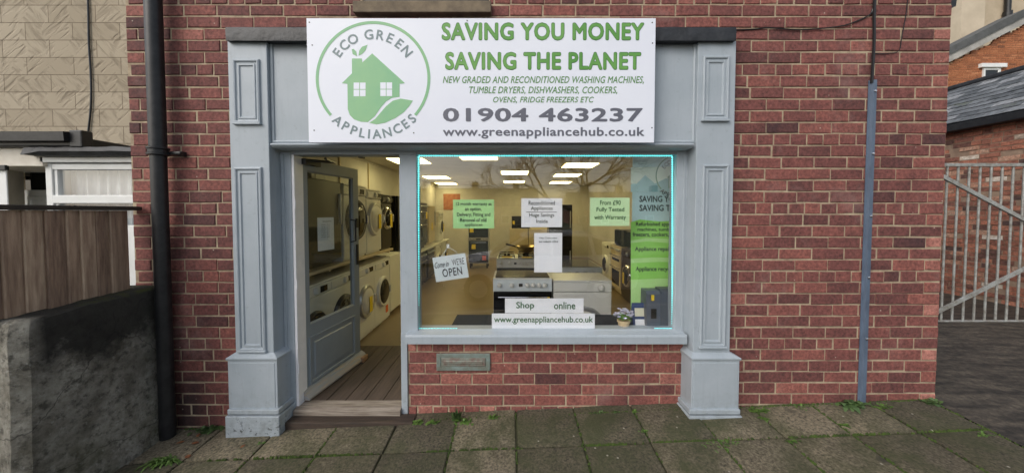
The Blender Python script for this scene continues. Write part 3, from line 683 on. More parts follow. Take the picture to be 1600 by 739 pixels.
# letter plate in the riser
bm = BM(); lx0, lx1, lz0, lz1 = X(682, 566, .05), X(766, 566, .05), Z(579, .05), Z(552.5, .05)
loft(bm, lx0, lx1, lz0, lz1, [(0,.062),(.0,.05),(.004,.047),(.03,.047),(.033,.053)], cap=True)
VERD = M('verdigris_bronze', s2l(118,122,112), .6, s2l(134,150,146), scale=16, metal=.3, bump=.3)
lp = obj('letter_plate', bm, VERD, shop)
bm = BM(); loft(bm, lx0+.036, lx1-.036, lz0+.034, lz1-.034, [(-.002,.053),(0,.049),(.003,.047)]); loft(bm, lx0+.055, lx1-.055, lz0+.05, lz1-.05, [(0,.047),(.004,.044)]) if lz1-lz0 > .11 else None
obj('flap', bm, M('worn_copper', s2l(128,104,96), .5, s2l(140,150,140), scale=24, metal=.4), lp)

# ------------------------------------------------------------------ drainpipe, conduit, cables
dp = thing('drainpipe', 'black cast iron drainpipe on the brick wall beside the concrete wall', 'drainpipe', (-2.47, -.08, 0))
PXC = X(246, 200, -.08)
def pipe(bm, r, z0, z1): lathe(bm, [(r, z0), (r, z1)], (PXC, -.08, 0), 'z', 20)
zc = Z(236, -.1)
bm = BM(); pipe(bm, .044, -.25, zc-.02); obj('lower_pipe', bm, BLACKP, dp, smooth=True)
bm = BM(); pipe(bm, .047, zc-.02, ZTOP); obj('upper_pipe', bm, BLACKP, dp, smooth=True)
bm = BM(); lathe(bm, [(.05,-.03),(.06,-.025),(.06,-.015),(.053,-.01),(.053,.01),(.06,.015),(.06,.025),(.05,.03)], (PXC, -.08, zc), 'z', 20)
bx(bm, PXC+.03, PXC+.13, -.06, -.03, zc-.02, zc+.005, bev=.008); bx(bm, PXC+.09, PXC+.12, -.04, .0, zc-.025, zc+.01, bev=.004)
obj('socket_collar', bm, BLACKP, dp, smooth=True)
cv = thing('cable_cover', 'blue-grey metal cable cover strip screwed to the brick wall on the right', 'cable cover', (X(1358, 400, -.015), 0, .1))
x0, x1 = X(1352.5, 400, -.02), X(1363, 400, -.02)
bm = BM(); prism(bm, [(x0-.006,-.003),(x0-.006,-.006),(x0+.006,-.008),(x0+.012,-.022),(x1-.012,-.022),(x1-.006,-.008),(x1+.006,-.006),(x1+.006,-.003)], 'z', .09, Z(125, -.02)); obj('channel', bm, CONDUIT, cv)
for py in (142, 240, 338, 434, 530):
    bm = BM(); lathe(bm, [(.009, -.022), (.009, -.028), (.004, -.03)], ((x0+x1)/2, 0, Z(py, -.03, 1358)), 'y', 10); obj('screw', bm, CHROME, cv)
def cable(name, pix, Y, r, label):
    bm = BM(); pts = [at(a, b, Y) for a, b in pix]
    sm = []
    for i in range(len(pts)-1):
        p0, p1, p2, p3 = pts[max(i-1,0)], pts[i], pts[i+1], pts[min(i+2,len(pts)-1)]
        for k in range(6):
            t = k/6; sm.append(.5*((2*p1)+(p2-p0)*t+(2*p0-5*p1+4*p2-p3)*t*t+(3*p1-p0-3*p2+p3)*t**3))
    sm.append(pts[-1]); tube(bm, sm, r, 6)
    o = obj(name, bm, BLACK, loc=pts[0], smooth=True); tag(o, label, 'cable'); return o
cable('black_cable', [(1372,-60),(1368,-20),(1366,20),(1366,60),(1364,100),(1362,130)], -.014, .0095, 'thick black cable running down the brick into the blue-grey cover strip')
cable('black_cable', [(1140,48),(1180,46),(1202,44),(1250,47),(1303,43),(1330,37),(1358,24),(1364,14)], -.008, .0045, 'thin black cable strung across the brick from flashing to thick cable')
cable('black_cable', [(1420,-20),(1416,20),(1409,58),(1404,80),(1385,84),(1366,84)], -.006, .0028, 'finest black wire looping down near the right end of the brick wall')

# ------------------------------------------------------------------ neighbour on the left
nb = thing('neighbour_house', 'tan block-clad house with white bay window and black-roofed porch at left', 'house', (-5.2, .9, 0))
YN = .9
bm = BM(); bx(bm, -9.5, XL-.005, YN, YN+.3, -.6, ZTOP); bx(bm, XL+.002-.008, XL+.001, .25, YN+.2, -.4, ZTOP); obj('wall', bm, CLAD, nb)
YB = .42
bX0, bX1 = X(72, 300, YB), XL-.01
bz = lambda py: Z(py, YB)
by = bpy.data.objects.new('bay_window', None); COL.objects.link(by); by.parent = nb; by.location = (0,0,0)
bm = BM()
bx(bm, bX0, bX0+.055, YB, YB+.06, -.5, bz(255), bev=.004)
bx(bm, bX0+.056, bX1, YB+.002, YB+.06, bz(265), bz(256), bev=.004)
bx(bm, bX0+.056, bX1, YB-.004, YB+.06, bz(318), bz(305), bev=.006)
bx(bm, bX0-.0, bX1, YB-.03, YB+.3, bz(254.5), bz(246), bev=.004)
bx(bm, bX0+.056, bX1, YB+.003, YB+.06, -.4, bz(352), bev=.004)
bx(bm, bX0+.058, bX0+.085, YB+.012, YB+.055, bz(352), bz(265), bev=.003)
bx(bm, bX0+.002, bX0+.05, YB+.061, YN, -.5, bz(255))
obj('frame', bm, UPVC, by)
bm = BM(); bx(bm, bX0+.06, bX1, YB+.03, YB+.036, bz(352), bz(265)); obj('pane', bm, GLASS, by)
bm = BM(); n = 60; prev = None
for i in range(n+1):
    x = bX0+.07+(bX1-bX0-.08)*i/n; y = YB+.11+math.sin(i*1.25)*.012+mnoise.noise(Vector((x*9,0,0)))*.012
    a = [bm.verts.new((x, y, bz(352))), bm.verts.new((x, y, bz(262)))]
    if prev: bm.faces.new((prev[0], a[0], a[1], prev[1]))
    prev = a
obj('net_curtain', bm, CURTAIN, by, smooth=True)
bm = BM(); bx(bm, bX0+.05, bX1, YB+.25, YN-.02, -.4, bz(255)); obj('dark_room', bm, DGREY, by)
bm = BM(); rows = []
for i in range(41):
    x = X(34, 240, YB-.1)+(bX1-X(34, 240, YB-.1))*i/40; h = mnoise.noise(Vector((x*6, 1, 0)))*.012
    dip = .03*max(0, 1-i/5)
    rows.append([bm.verts.new(v) for v in ((x, YN-.005, bz(226)+h), (x, YB-.09, bz(233)+h-dip*.2), (x, YB-.11, bz(240)+h*.5-dip), (x, YB-.09, bz(246)+dip*.2), (x, YN-.005, bz(246)))])
for a, b in zip(rows, rows[1:]):
    for k in range(5): bm.faces.new((a[k], b[k], b[(k+1)%5], a[(k+1)%5]))
bm.faces.new(rows[0]); bm.faces.new(rows[-1])
obj('flat_roof', bm, LEAD, by, smooth=True)
YPO = .34
pz_ = lambda py: Z(py, YPO)
por = bpy.data.objects.new('porch', None); COL.objects.link(por); por.parent = nb
bm = BM(); bx(bm, -9, X(131, 216, YPO), YPO, YN-.003, pz_(229), pz_(215), bev=.012); bx(bm, X(112, 216, YPO), X(131, 218, YPO)+.006, YPO-.02, YPO+.06, pz_(231), pz_(204), bev=.01)
prism(bm, [(YPO-.05, pz_(222)), (YPO-.055, pz_(208)), (YPO+.03, pz_(205)), (YPO+.03, pz_(222))], 'x', -9, X(112.5, 216, YPO)); obj('canopy_gutter', bm, BLACKP, por)
bm = BM(); bx(bm, -9, X(66, 245, YPO+.05), YPO+.05, YN-.002, pz_(258), pz_(229.5)); obj('porch_fascia', bm, M('cream_board', s2l(224,218,206), .6, s2l(206,198,184), scale=4), por)
bm = BM(); bx(bm, X(-40, 300, YPO+.06), X(11, 300, YPO+.06), YPO+.06, YPO+.07, -.5, pz_(262), bev=.004); obj('white_post', bm, UPVC, por)
bm = BM(); bx(bm, -9, X(9, 262, YPO+.04), YPO+.035, YPO+.06, pz_(265), pz_(257), bev=.004); obj('black_bracket', bm, BLACKP, por)
bm = BM(); prism(bm, [(X(11, 300, .55), .55), (X(38, 300, .78), .78), (X(38,300,.78)-.012, .788), (X(11,300,.55)-.012, .56)], 'z', -.5, pz_(259)); obj('recess_wall', bm, M('grubby_white_board', s2l(186,180,166), .8, s2l(166,160,146), scale=4), por)
YD = .80
bm = BM(); bx(bm, X(38, 300, YD), X(74, 300, YD), YD, YD+.06, -.5, Z(297, YD), bev=.003); bx(bm, X(38, 300, YD), X(74, 300, YD), YD, YD+.06, Z(267, YD), pz_(259), bev=.003); loft(bm, X(43, 300, YD), X(90, 300, YD), .2, Z(307, YD), [(0,YD-.0005),(.01,YD-.01),(.03,YD-.01),(.035,YD-.001)])
obj('front_door', bm, UPVC, por)
bm = BM(); bx(bm, X(37, 280, YD), X(76, 280, YD), YD+.01, YD+.03, Z(298, YD), Z(266, YD)); obj('dark_fanlight', bm, DARKGLASS, por)
cable('black_cable', [(136,-40),(138,20),(139,70),(142,120),(142,165),(138,205),(135,232)], YN-.012, .008, 'black cable hanging down the tan clad wall to the bay roof')

# ------------------------------------------------------------------ concrete wall and fence at left
WXR = -2.515
zt0, zt1 = .965, .93
def wall_top(x, y): return .955+.045*y + mnoise.noise(Vector((x*5, y*5, 1)))*.012
foot = [(-2.515, -.006), (-2.515, -.69), (-2.56, -.735), (-5.4, -.40), (-5.4, -.15), (-2.95, -.19), (-2.95, -.006)]
# densified outline, displaced
out = []
for i in range(len(foot)):
    a, b = Vector(foot[i]), Vector(foot[(i+1) % len(foot)]); n = max(1, int((b-a).length/.035))
    for k in range(n): out.append(a+(b-a)*k/n)
bm = BM(); rows = []
HZS = [-.5+i*.035 for i in range(int((.93+.5)/.035)+1)]
cx, cy = -2.72, -.3
for zi in HZS+['t1', 't2']:
    ring = []
    for p in out:
        if zi == 't1': z = wall_top(p.x, p.y)-.004; ins = .012
        elif zi == 't2': z = wall_top(p.x, p.y)+.006; ins = .035
        else: z = zi*(wall_top(p.x, p.y)-.02)/.93 if zi > 0 else zi; ins = 0
        dv = Vector((p.x-cx, p.y-cy)); dl = dv.normalized()
        q = p-dl*ins if isinstance(zi, str) else p
        nz = mnoise.noise(Vector((p.x*4, p.y*4, z*4)))*.012+mnoise.noise(Vector((p.x*14, p.y*14, z*14)))*.006
        bulge = .03*max(0, .35-z)/.35*(.5+mnoise.noise(Vector((p.x*3, p.y*3, 5))))
        q2 = q+dl*(nz+bulge)
        if p.y > -.01: q2.y = -.006
        ring.append(bm.verts.new((q2.x, q2.y, z)))
    rows.append(ring)
for a, b in zip(rows, rows[1:]):
    n = len(a)
    for k in range(n): bm.faces.new((a[k], a[(k+1)%n], b[(k+1)%n], b[k]))
bm.faces.new(rows[-1])
o = obj('concrete_wall', bm, CONC, smooth=True); tag(o, 'low stained concrete wall with mossy top under the brown fence', 'wall')
fn = thing('timber_fence', 'brown upright board fence standing on the mossy concrete wall', 'fence', (-2.7, -.4, .95))
ys = [-.085, -.185, -.255, -.335, -.40, -.49, -.575, -.655, -.74]
for k, (a, b) in enumerate(zip(ys, ys[1:])):
    bm = BM(); t = rnd.uniform(-.003, .003)
    prism(bm, [(-2.676+t, a-.001), (-2.672+t, a-.012), (-2.658+t, b-.010), (-2.662+t, b-.016), (-2.69, b-.012), (-2.69, a-.001)], 'z', .955+.045*a+rnd.uniform(-.004,.006), 1.50)
    obj('board', bm, FENCE_ALT[(k*5) % 3], fn)
bm = BM(); bx(bm, -2.74, -2.64, -.76, -.02, 1.502, 1.53, bev=.005); obj('capping_rail', bm, FENCED, fn)
bm = BM(); bx(bm, -2.76, -2.688, -.75, -.11, 1.36, 1.44); bx(bm, -2.76, -2.688, -.75, -.11, 1.03, 1.11); obj('back_rail', bm, FENCED, fn)

# ------------------------------------------------------------------ right: gate, old wall, buildings behind
YGT = 1.75
gt = thing('steel_gate', 'galvanised steel bar gate with diagonal braces across the side passage', 'gate', (5.9, YGT, .1))
gX0, gX1 = 5.03, 6.78; gB, gT = Z(505, YGT), Z(255.5, YGT)
bm = BM()
for z in (gB, gT-.04): bx(bm, gX0, gX1, YGT-.02, YGT+.02, z, z+.04, bev=.003)
for x in (gX0, gX1-.05): bx(bm, x, x+.05, YGT-.022, YGT+.022, gB-.06, gT+.002, bev=.003)
obj('frame', bm, GALV, gt)
x = gX0+.1
while x < gX1-.08:
    bm = BM(); lathe(bm, [(.012, gB+.035), (.012, gT-.03)], (x, YGT, 0), 'z', 10); obj('bar', bm, GALV, gt, smooth=True); x += .1365
for za, zb2 in ((gB+.02, (gB+gT)/2-.12), (gT-.03, (gB+gT)/2+.10)):
    bm = BM(); a, b = Vector((gX0+.03, YGT-.022, za)), Vector((gX1-.03, YGT-.022, zb2)); d = (b-a).normalized(); u = Vector((-d.z, 0, d.x))*.022
    prism(bm, [(q.x, q.z) for q in (a+u, b+u, b-u, a-u)], 'y', YGT-.034, YGT-.014); obj('brace', bm, GALV, gt)
bm = BM(); bx(bm, 6.45, 7.1, YGT-.02, YGT+.02, gT-.005, gT+.05, bev=.004); o = obj('latch_bar', bm, M('blue_paint', s2l(50,70,120), .5), gt)
# outbuilding along the passage
ob = thing('outbuilding', 'old patched brick outbuilding with mossy slate roof beside the passage', 'outbuilding', (8.2, 4, 0))
bm = BM(); tl = bm.faces.layers.float.new('tone')
r3 = random.Random(3); z = -.1; OX = 7.35; OT = 2.93; k = 0
while z < OT:
    h = .074+r3.uniform(-.004, .004); y = 1.2-r3.random()*.2
    while y < 9:
        l = r3.choice((.225, .225, .225, .11))+r3.uniform(-.012, .012); tone = r3.gauss(.42, .2)
        if r3.random() < .03: tone = 1
        n0 = len(bm.faces)
        xo = r3.uniform(-.007, .007)
        bx(bm, OX+xo, OX+.09, y, y+l-.014, z+r3.uniform(-.003,.003), z+h-.013)
        bm.faces.ensure_lookup_table()
        for f in bm.faces[n0:]: f[tl] = max(.02, min(1, tone))
        y += l
    z += h
obj('wall', bm, OLDBRICK, ob)
bm = BM(); bx(bm, OX+.006, OX+2.2, 1.1, 9, -.1, OT); obj('wall_core', bm, M('old_mortar', s2l(164,142,122), .95, s2l(136,114,98), scale=8, bump=.6), ob)
bm = BM(); tl = bm.faces.layers.float.new('tone'); r4 = random.Random(11)
e0 = Vector((OX-.12, 0, OT+.02)); e1 = Vector((OX+1.15, 0, OT+.92)); sl_ = (e1-e0); L_ = sl_.length; sl_.normalize(); nrm = Vector((-sl_.z, 0, sl_.x))
s = 0; row = 0
while s < L_:
    y = .9+(row % 2)*.12
    while y < 9.2:
        wd = .24+r4.uniform(-.01, .01); tone = r4.random()
        lift = .012+r4.uniform(0, .006); n0 = len(bm.faces)
        p = [e0+sl_*(s-.02)+nrm*lift, e0+sl_*(s+.17)+nrm*.002]
        q = [(v.x, y+dy, v.z) for v, dy in ((p[0], 0), (p[0], wd-.006), (p[1], wd-.006), (p[1], 0))]
        A = [bm.verts.new(v) for v in q]; B = [bm.verts.new((v[0]-nrm.x*.009, v[1], v[2]-nrm.z*.009)) for v in q]
        bm.faces.new(A); bm.faces.new(B[::-1])
        for i in range(4): bm.faces.new((A[i], B[i], B[(i+1)%4], A[(i+1)%4]))
        bm.faces.ensure_lookup_table()
        for f in bm.faces[n0:]: f[tl] = tone
        y += wd
    s += .15; row += 1
rf = obj('roof', bm, SLATE, ob)
bm = BM(); bx(bm, e1.x-.06, e1.x+.06, .9, 9.2, e1.z-.02, e1.z+.07, bev=.03); obj('ridge_tiles', bm, LEAD, rf)
bm = BM(); prism(bm, [(e0.x, e0.z-.005), (e1.x, e1.z-.012), (e1.x+1.2, e0.z), (e1.x+1.2, OT-.05), (OX+.02, OT-.05)], 'y', .95, 9.1); obj('roof_core', bm, BLACKP, rf)
bm = BM(); bx(bm, OX-.16, OX-.002, .9, 9.2, OT-.12, OT-.005, bev=.01); obj('gutter', bm, BLACKP, ob)
# orange brick lean-to and rendered house behind
YR = 9.6
le = thing('brick_extension', 'orange brick lean-to with white window under a sloping pale verge', 'extension', (17, YR, 0))
zl = lambda px, py: at(px, py, YR).z; xl_ = lambda px: X(px, 100, YR)
pA, pB = at(1440, 118, YR), at(1590, 42, YR)
bm = BM(); tl = bm.faces.layers.float.new('tone'); r5 = random.Random(5); z = 0
while z < 9.5:
    x = 12+(r5.random()*.2)
    while x < 20.5:
        l = .235; top = pA.z+(x-pA.x)*(pB.z-pA.z)/(pB.x-pA.x)
        if z+.07 < top and x < pB.x+.4:
            n0 = len(bm.faces); bx(bm, x, x+l-.012, YR, YR+.05, z, z+.064); bm.faces.ensure_lookup_table(); tn = r5.gauss(.5, .16)
            for f in bm.faces[n0:]: f[tl] = max(.02, min(1, tn))
        x += l
    z += .077
obj('wall', bm, ORANGEBRICK, le)
bm = BM(); prism(bm, [(12, 0), (pB.x+.6, 0), (pB.x+.6, pB.z), (pA.x, pA.z), (12, pA.z-(pA.x-12)*.5)], 'y', YR+.012, YR+.4); obj('wall_core', bm, M('orange_mortar', s2l(186,150,116), .95), le)
bm = BM(); d_ = (pB-pA).normalized(); up = Vector((-d_.z, 0, d_.x))
prism(bm, [(q.x, q.z) for q in (pA-d_*2+up*.0, pB+d_*.3+up*.0, pB+d_*.3+up*.22, pA-d_*2+up*.22)], 'y', YR-.12, YR+.5); obj('verge', bm, M('pale_verge', s2l(188,186,180), .8, s2l(150,148,144), scale=2), le)
bm = BM(); prism(bm, [(q.x, q.z) for q in (pA-d_*2+up*.225, pB+d_*.3+up*.225, pB+d_*.3+up*.46, pA-d_*2+up*.46)], 'y', YR-.16, YR+.55); obj('roof_edge', bm, M('dark_tile_edge', s2l(96,98,98), .8, s2l(74,76,76), scale=3), le)
wx0, wx1, wz0, wz1 = xl_(1535), xl_(1562), zl(1548, 126), zl(1548, 107)
bm = BM(); loft(bm, wx0, wx1, wz0, wz1, [(0,YR),(0,YR-.04),(.07,YR-.04),(.08,YR-.02)], cap=False); bx(bm, wx0-.14, wx1+.14, YR-.1, YR+.02, wz1, wz1+.14, bev=.01); wi = obj('window', bm, UPVC, le)
bm = BM(); bx(bm, wx0+.05, wx1-.05, YR-.015, YR-.005, wz0+.05, wz1-.05); obj('pane', bm, DARKGLASS, wi)
rh = thing('rendered_house', 'cream rendered house with black downpipe rising behind the orange brick lean-to', 'house', (21, 12, 0))
bm = BM(); bx(bm, X(1480, 40, 11), X(1516, 40, 11), 10.6, 14, 0, 18); obj('chimney_breast', bm, M('pale_render', s2l(206,192,170), .9, s2l(192,178,156), scale=1.5), rh)
bm = BM(); bx(bm, X(1516, 40, 11.4)+.0, 40, 11.4, 22, 0, 17); obj('wall', bm, RENDER_C, rh)
bm = BM(); lathe(bm, [(.09, 5), (.09, 17)], (X(1576, 20, 11.25), 11.28, 0), 'z', 10); lathe(bm, [(.13, 0), (.13, .5)], (X(1576, 20, 11.25), 11.28, Z(38, 11.25)), 'z', 10); obj('downpipe', bm, BLACKP, rh, smooth=True)
# ================================================================== OBJECTS
# ------------------------------------------------------------------ shop sign
YSG = -.128
sg = thing('shop_sign', 'large white shop sign with green house logo above the door and window', 'shop sign', (-.2, YSG, 2.4))
a, b = at(482.5, 223, YSG), at(1024.7, 29, YSG)
bm = BM(); bx(bm, a.x, b.x, YSG, YSG+.014, a.z, b.z, bev=.001, seg=1); obj('board', bm, SIGNW, sg)
bm = BM()
for x in (a.x+.3, b.x-.3): bx(bm, x-.02, x+.02, YSG+.014, -.0285, a.z+.03, b.z-.03)
obj('batten', bm, OLDWOOD, sg)
YT = YSG-.0012
for body, rc in (('SAVING YOU MONEY', (691,36.5,1006,63)), ('SAVING THE PLANET', (696.5,82.5,1001,109))):
    letters(body, (rc[0]-1, rc[1]-1, rc[2]+1, rc[3]+1), YT+.0003, G1D, sg, bold=.045, space=1.08)
    letters(body, rc, YT-.0006, G1, sg, bold=.026, space=1.08)
letters('NEW GRADED AND RECONDITIONED WASHING MACHINES,', (692,119.5,1006,132), YT, GREENT, sg, bold=.012, shear=.25, space=1.03)
letters('TUMBLE DRYERS, DISHWASHERS, COOKERS,', (733,135.5,964.5,148), YT, GREENT, sg, bold=.012, shear=.25, space=1.03)
letters('OVENS, FRIDGE FREEZERS ETC', (770.5,151.5,928,162), YT, GREENT, sg, bold=.012, shear=.25, space=1.03)
letters('01904 463237', (692,169,1004.5,190.5), YT, GREYT, sg, bold=.028, space=1.05)
letters('www.greenappliancehub.co.uk', (692,199,1007,217), YT, GREYT, sg, bold=.022, space=1.05)
TL = lambda x, y: (480+x/3.695, 25+y/3.695)
bm = BM(); n = 96; prev = None
for i in range(n+1):
    th = R(-41+262*i/n); P = []
    for r in (314, 331):
        p = at(*TL(380+r*math.cos(th), 362-r*math.sin(th)), YT); P.append(bm.verts.new((p.x, YT, p.z)))
    if prev: bm.faces.new((prev[0], prev[1], P[1], P[0]))
    prev = P
house = [(375,218),(565,390),(533,393),(533,468),(490,474),(455,494),(424,530),(390,580),(350,614),(310,612),(270,598),(245,572),(234,538),(232,393),(200,390),(258,333),(258,247),(315,247),(318,270)]
poly(bm, house, YT, TL)
poly(bm, [(357,618),(392,596),(424,558),(455,522),(495,490),(540,478),(610,490),(590,520),(560,555),(510,590),(450,618),(400,627)], YT, TL)
poly(bm, [(288,235),(262,222),(257,195),(266,191),(283,206)], YT, TL)
poly(bm, [(296,231),(300,202),(316,180),(348,168),(337,200),(316,222)], YT, TL)
obj('logo', bm, G2, sg, fix='flat')
bm = BM()
for x0, x1, y0, y1 in ((268,337,386,465),(422,490,385,464)):
    xm, ym = (x0+x1)/2, (y0+y1)/2
    for p in ((x0,y0,xm-2,ym-2),(xm+2,y0,x1,ym-2),(x0,ym+2,xm-2,y1),(xm+2,ym+2,x1,y1)):
        poly(bm, [(p[0],p[1]),(p[2],p[1]),(p[2],p[3]),(p[0],p[3])], YT-.0006, TL)
obj('logo_windows', bm, SIGNW, sg, fix='flat')
def arc_letters(name, items, cx, cy, r, hh, bottom, Y, T, mat, parent, bold=.015):
    """letters round a circle given in photo pixels: items = (glyph, angle from the top or bottom in degrees)"""
    out = BM(); k = 0
    o = at(*T(cx, cy), Y); s = (at(*T(cx+100, cy), Y)-o).length/100
    for ch, deg in items:
        g = text_bm(ch, bold); x0, x1, y0, y1 = bounds(g); sc = hh*s/.70
        th = R(deg); rr = r*s
        pos = Vector((o.x+rr*math.sin(th), Y, o.z+(-rr if bottom else rr)*math.cos(th))); rot = th if bottom else -th
        for v in g.verts:
            x, z = (v.co.x-(x0+x1)/2)*sc, (v.co.y-.35)*sc
            v.co = Vector((pos.x+x*math.cos(rot)-z*math.sin(rot), Y-v.co.z, pos.z+x*math.sin(rot)+z*math.cos(rot)))
        merge(out, g)
    return obj(name, out, mat, parent, fix='flat')
ECO = [('E',-54),('C',-41),('O',-27),('G',-5),('R',10.5),('E',24),('E',38),('N',52)]
APL = [('A',-40.8),('P',-30.6),('P',-21),('L',-12),('I',-5),('A',3.2),('N',14),('C',25.5),('E',35.2),('S',44.2)]
arc_letters('lettering', ECO, 380, 362, 250, 54, False, YT, TL, GREYL, sg, .022)
arc_letters('lettering', APL, 380, 362, 318, 52, True, YT, TL, GREYL, sg, .022)
bm = BM()
for px, py in ((483.5,35.5),(488,71),(491,204),(646.5,208),(1019,36),(1019.5,68),(1018.5,200),(730,33)):
    p = at(px, py, YSG); lathe(bm, [(.0045, YSG-.002-p.y), (.0045, YSG-p.y)], p, 'y', 8)
obj('fixing_screws', bm, DGREY, sg)

# ------------------------------------------------------------------ papers on the glass
YPp = YG+.010
def sheet_of(name, label, rc, mat, lines, Y=YPp, group='paper notices on the window glass', tilt=0, th=.0006, cat='notice'):
    """rc in photo pixels; lines = (text, rect, material, bold, shear)"""
    p, q = at(rc[0], rc[3], Y), at(rc[2], rc[1], Y); c = ((p.x+q.x)/2, Y, (p.z+q.z)/2)
    t = thing(name, label, cat, c, group)
    bm = BM(); n = 6
    F_, B_ = [], []
    for i in range(n+1):
        x = p.x+(q.x-p.x)*i/n; wv = .0004*math.sin(i*1.3)
        F_.append((bm.verts.new((x, Y+wv, p.z)), bm.verts.new((x, Y+wv, q.z)))); B_.append((bm.verts.new((x, Y+wv+th, p.z)), bm.verts.new((x, Y+wv+th, q.z))))
    for i in range(n):
        bm.faces.new((F_[i][0], F_[i+1][0], F_[i+1][1], F_[i][1])); bm.faces.new((B_[i][0], B_[i][1], B_[i+1][1], B_[i+1][0]))
        bm.faces.new((F_[i][0], B_[i][0], B_[i+1][0], F_[i+1][0])); bm.faces.new((F_[i][1], F_[i+1][1], B_[i+1][1], B_[i][1]))
    for i in (0, n): bm.faces.new((F_[i][0], F_[i][1], B_[i][1], B_[i][0]))
    obj('sheet', bm, mat, t)
    for l in lines: letters(l[0], l[1], Y-.0014, l[2], t, bold=l[3], shear=l[4] if len(l) > 4 else 0)
    if tilt: t.rotation_euler = (0, tilt, 0)
    return t
sheet_of('paper_notice', 'green paper notice offering 12 month warranty, delivery, fitting and removal', (708,312,772,357), PAPERG,
  [('12 month warranty as', (712.5,316,768,322.5), INK, .016), ('an option,', (726.5,324,752.5,331), INK, .016), ('Delivery, Fitting and', (714,332.5,766,339.5), INK, .016), ('Removal of old', (719,341,760,346.5), INK, .016), ('appliances', (726,348.5,754,355), INK, .01)])
t = sheet_of('paper_notice', 'white paper notice about reconditioned appliances and huge savings inside', (814.5,310,878.5,355), PAPER,
  [('Reconditioned', (826,314,867,320.5), INK, .012), ('Appliances', (829.5,322.5,863.5,330), INK, .012), ('Huge Savings', (827,333,866,340.5), INK, .012), ('Inside', (838,343,856,348.5), INK, .012)])
bm = BM(); p, q = at(822, 331.9, YPp), at(870, 331.1, YPp); f = bm.faces.new([bm.verts.new(v) for v in ((p.x,YPp-.0014,p.z),(q.x,YPp-.0014,p.z),(q.x,YPp-.0014,q.z),(p.x,YPp-.0014,q.z))]); obj('rule', bm, INK, t, fix='flat')
sheet_of('paper_notice', 'white portrait sheet with two small lines of writing at its top, centre of window', (834.5,364,878.5,425.5), PAPER,
  [('Hey Customers', (843,370.5,870.5,373.8), INK, .012), ('our website online', (842,375.6,872,378.8), INK, .012)])
sheet_of('paper_notice', 'pale green paper notice reading from £90 fully tested with warranty', (921.5,309,984,353), PAPERP,
  [('From £90', (937.5,313,970,320.5), INKG, .016), ('Fully Tested', (932,324,975.5,332.5), INKG, .016), ('with Warranty', (928.5,336,978,345), INKG, .016)])
sheet_of('paper_notice', 'long white strip reading shop online, upper of the two strips', (789,466,912,489), PAPER,
  [('Shop', (806.5,471.5,834.5,484.5), INKG, .014), ('online', (865.5,471.5,899,483), INKG, .014)])
sheet_of('paper_notice', 'long white strip with website address, just above the window sill', (768.5,489.5,929.5,513), PAPER,
  [('www.greenappliancehub.co.uk', (772,494,926.5,506.5), INKG, .014)], Y=YPp-.0)
# hanging open sign on a sucker hook
op = thing('open_sign', 'small tilted white sign reading come in we are open hung from a hook', 'open sign', at(704, 418, YPp))
PLAST = M('sign_plastic', s2l(214,226,230), .4)
c = at(704, 418, YPp+.004); s = (at(805, 418, YPp)-at(705, 418, YPp)).x/100; ang = R(8.5)
def rot_fit(bm, cx, cz, hw, hh, Y):
    a, b, c0, d = bounds(bm)
    for v in bm.verts:
        u = (v.co.x-a)/(b-a)*2-1; w_ = (v.co.y-c0)/(d-c0)*2-1
        x, z = (cx+u*hw)*s, (cz+w_*hh)*s
        v.co = Vector((c.x+x*math.cos(ang)-z*math.sin(ang), Y-v.co.z, c.z+x*math.sin(ang)+z*math.cos(ang)))
    return bm
bm = BM(); bx(bm, -26*s, 26*s, 0, .003, -19.3*s, 19.3*s, bev=.0008, seg=1)
bm.transform(Matrix.Translation((c.x, c.y, c.z)) @ Matrix.Rotation(-ang, 4, 'Y')); obj('board', bm, PLAST, op)
YO = c.y-.0012
obj('lettering', rot_fit(text_bm('Come in', .0, .45), -13, 6.8, 11, 4.8, YO), INKD, op, fix='flat')
obj('lettering', rot_fit(text_bm("WE'RE", -.0, .05), 13, 7.6, 9.5, 5.2, YO), INKD, op, fix='flat')
obj('lettering', rot_fit(text_bm('OPEN', .014, 0, 1.1), 1.5, -7, 15.5, 6.5, YO), INKD, op, fix='flat')
bm = BM(); h = at(700, 385, YPp+.004); ca, sa = math.cos(ang), math.sin(ang)
tube(bm, [(c.x+(-12*ca-19*sa)*s, c.y+.001, c.z+(-12*sa+19*ca)*s), (c.x-9*s, c.y, c.z+24*s), (h.x-1*s, h.y, h.z-2*s), (h.x+2*s, h.y, h.z-2*s), (c.x+8*s, c.y, c.z+25.5*s), (c.x+(14*ca-19*sa)*s, c.y+.001, c.z+(14*sa+19*ca)*s)], .0022, 6); obj('string', bm, PLAST, op, smooth=True)
bm = BM(); bx(bm, h.x-.011, h.x+.011, h.y-.004, h.y+.012, h.z-.014, h.z+.016, bev=.004); obj('hook', bm, UPVC, op)
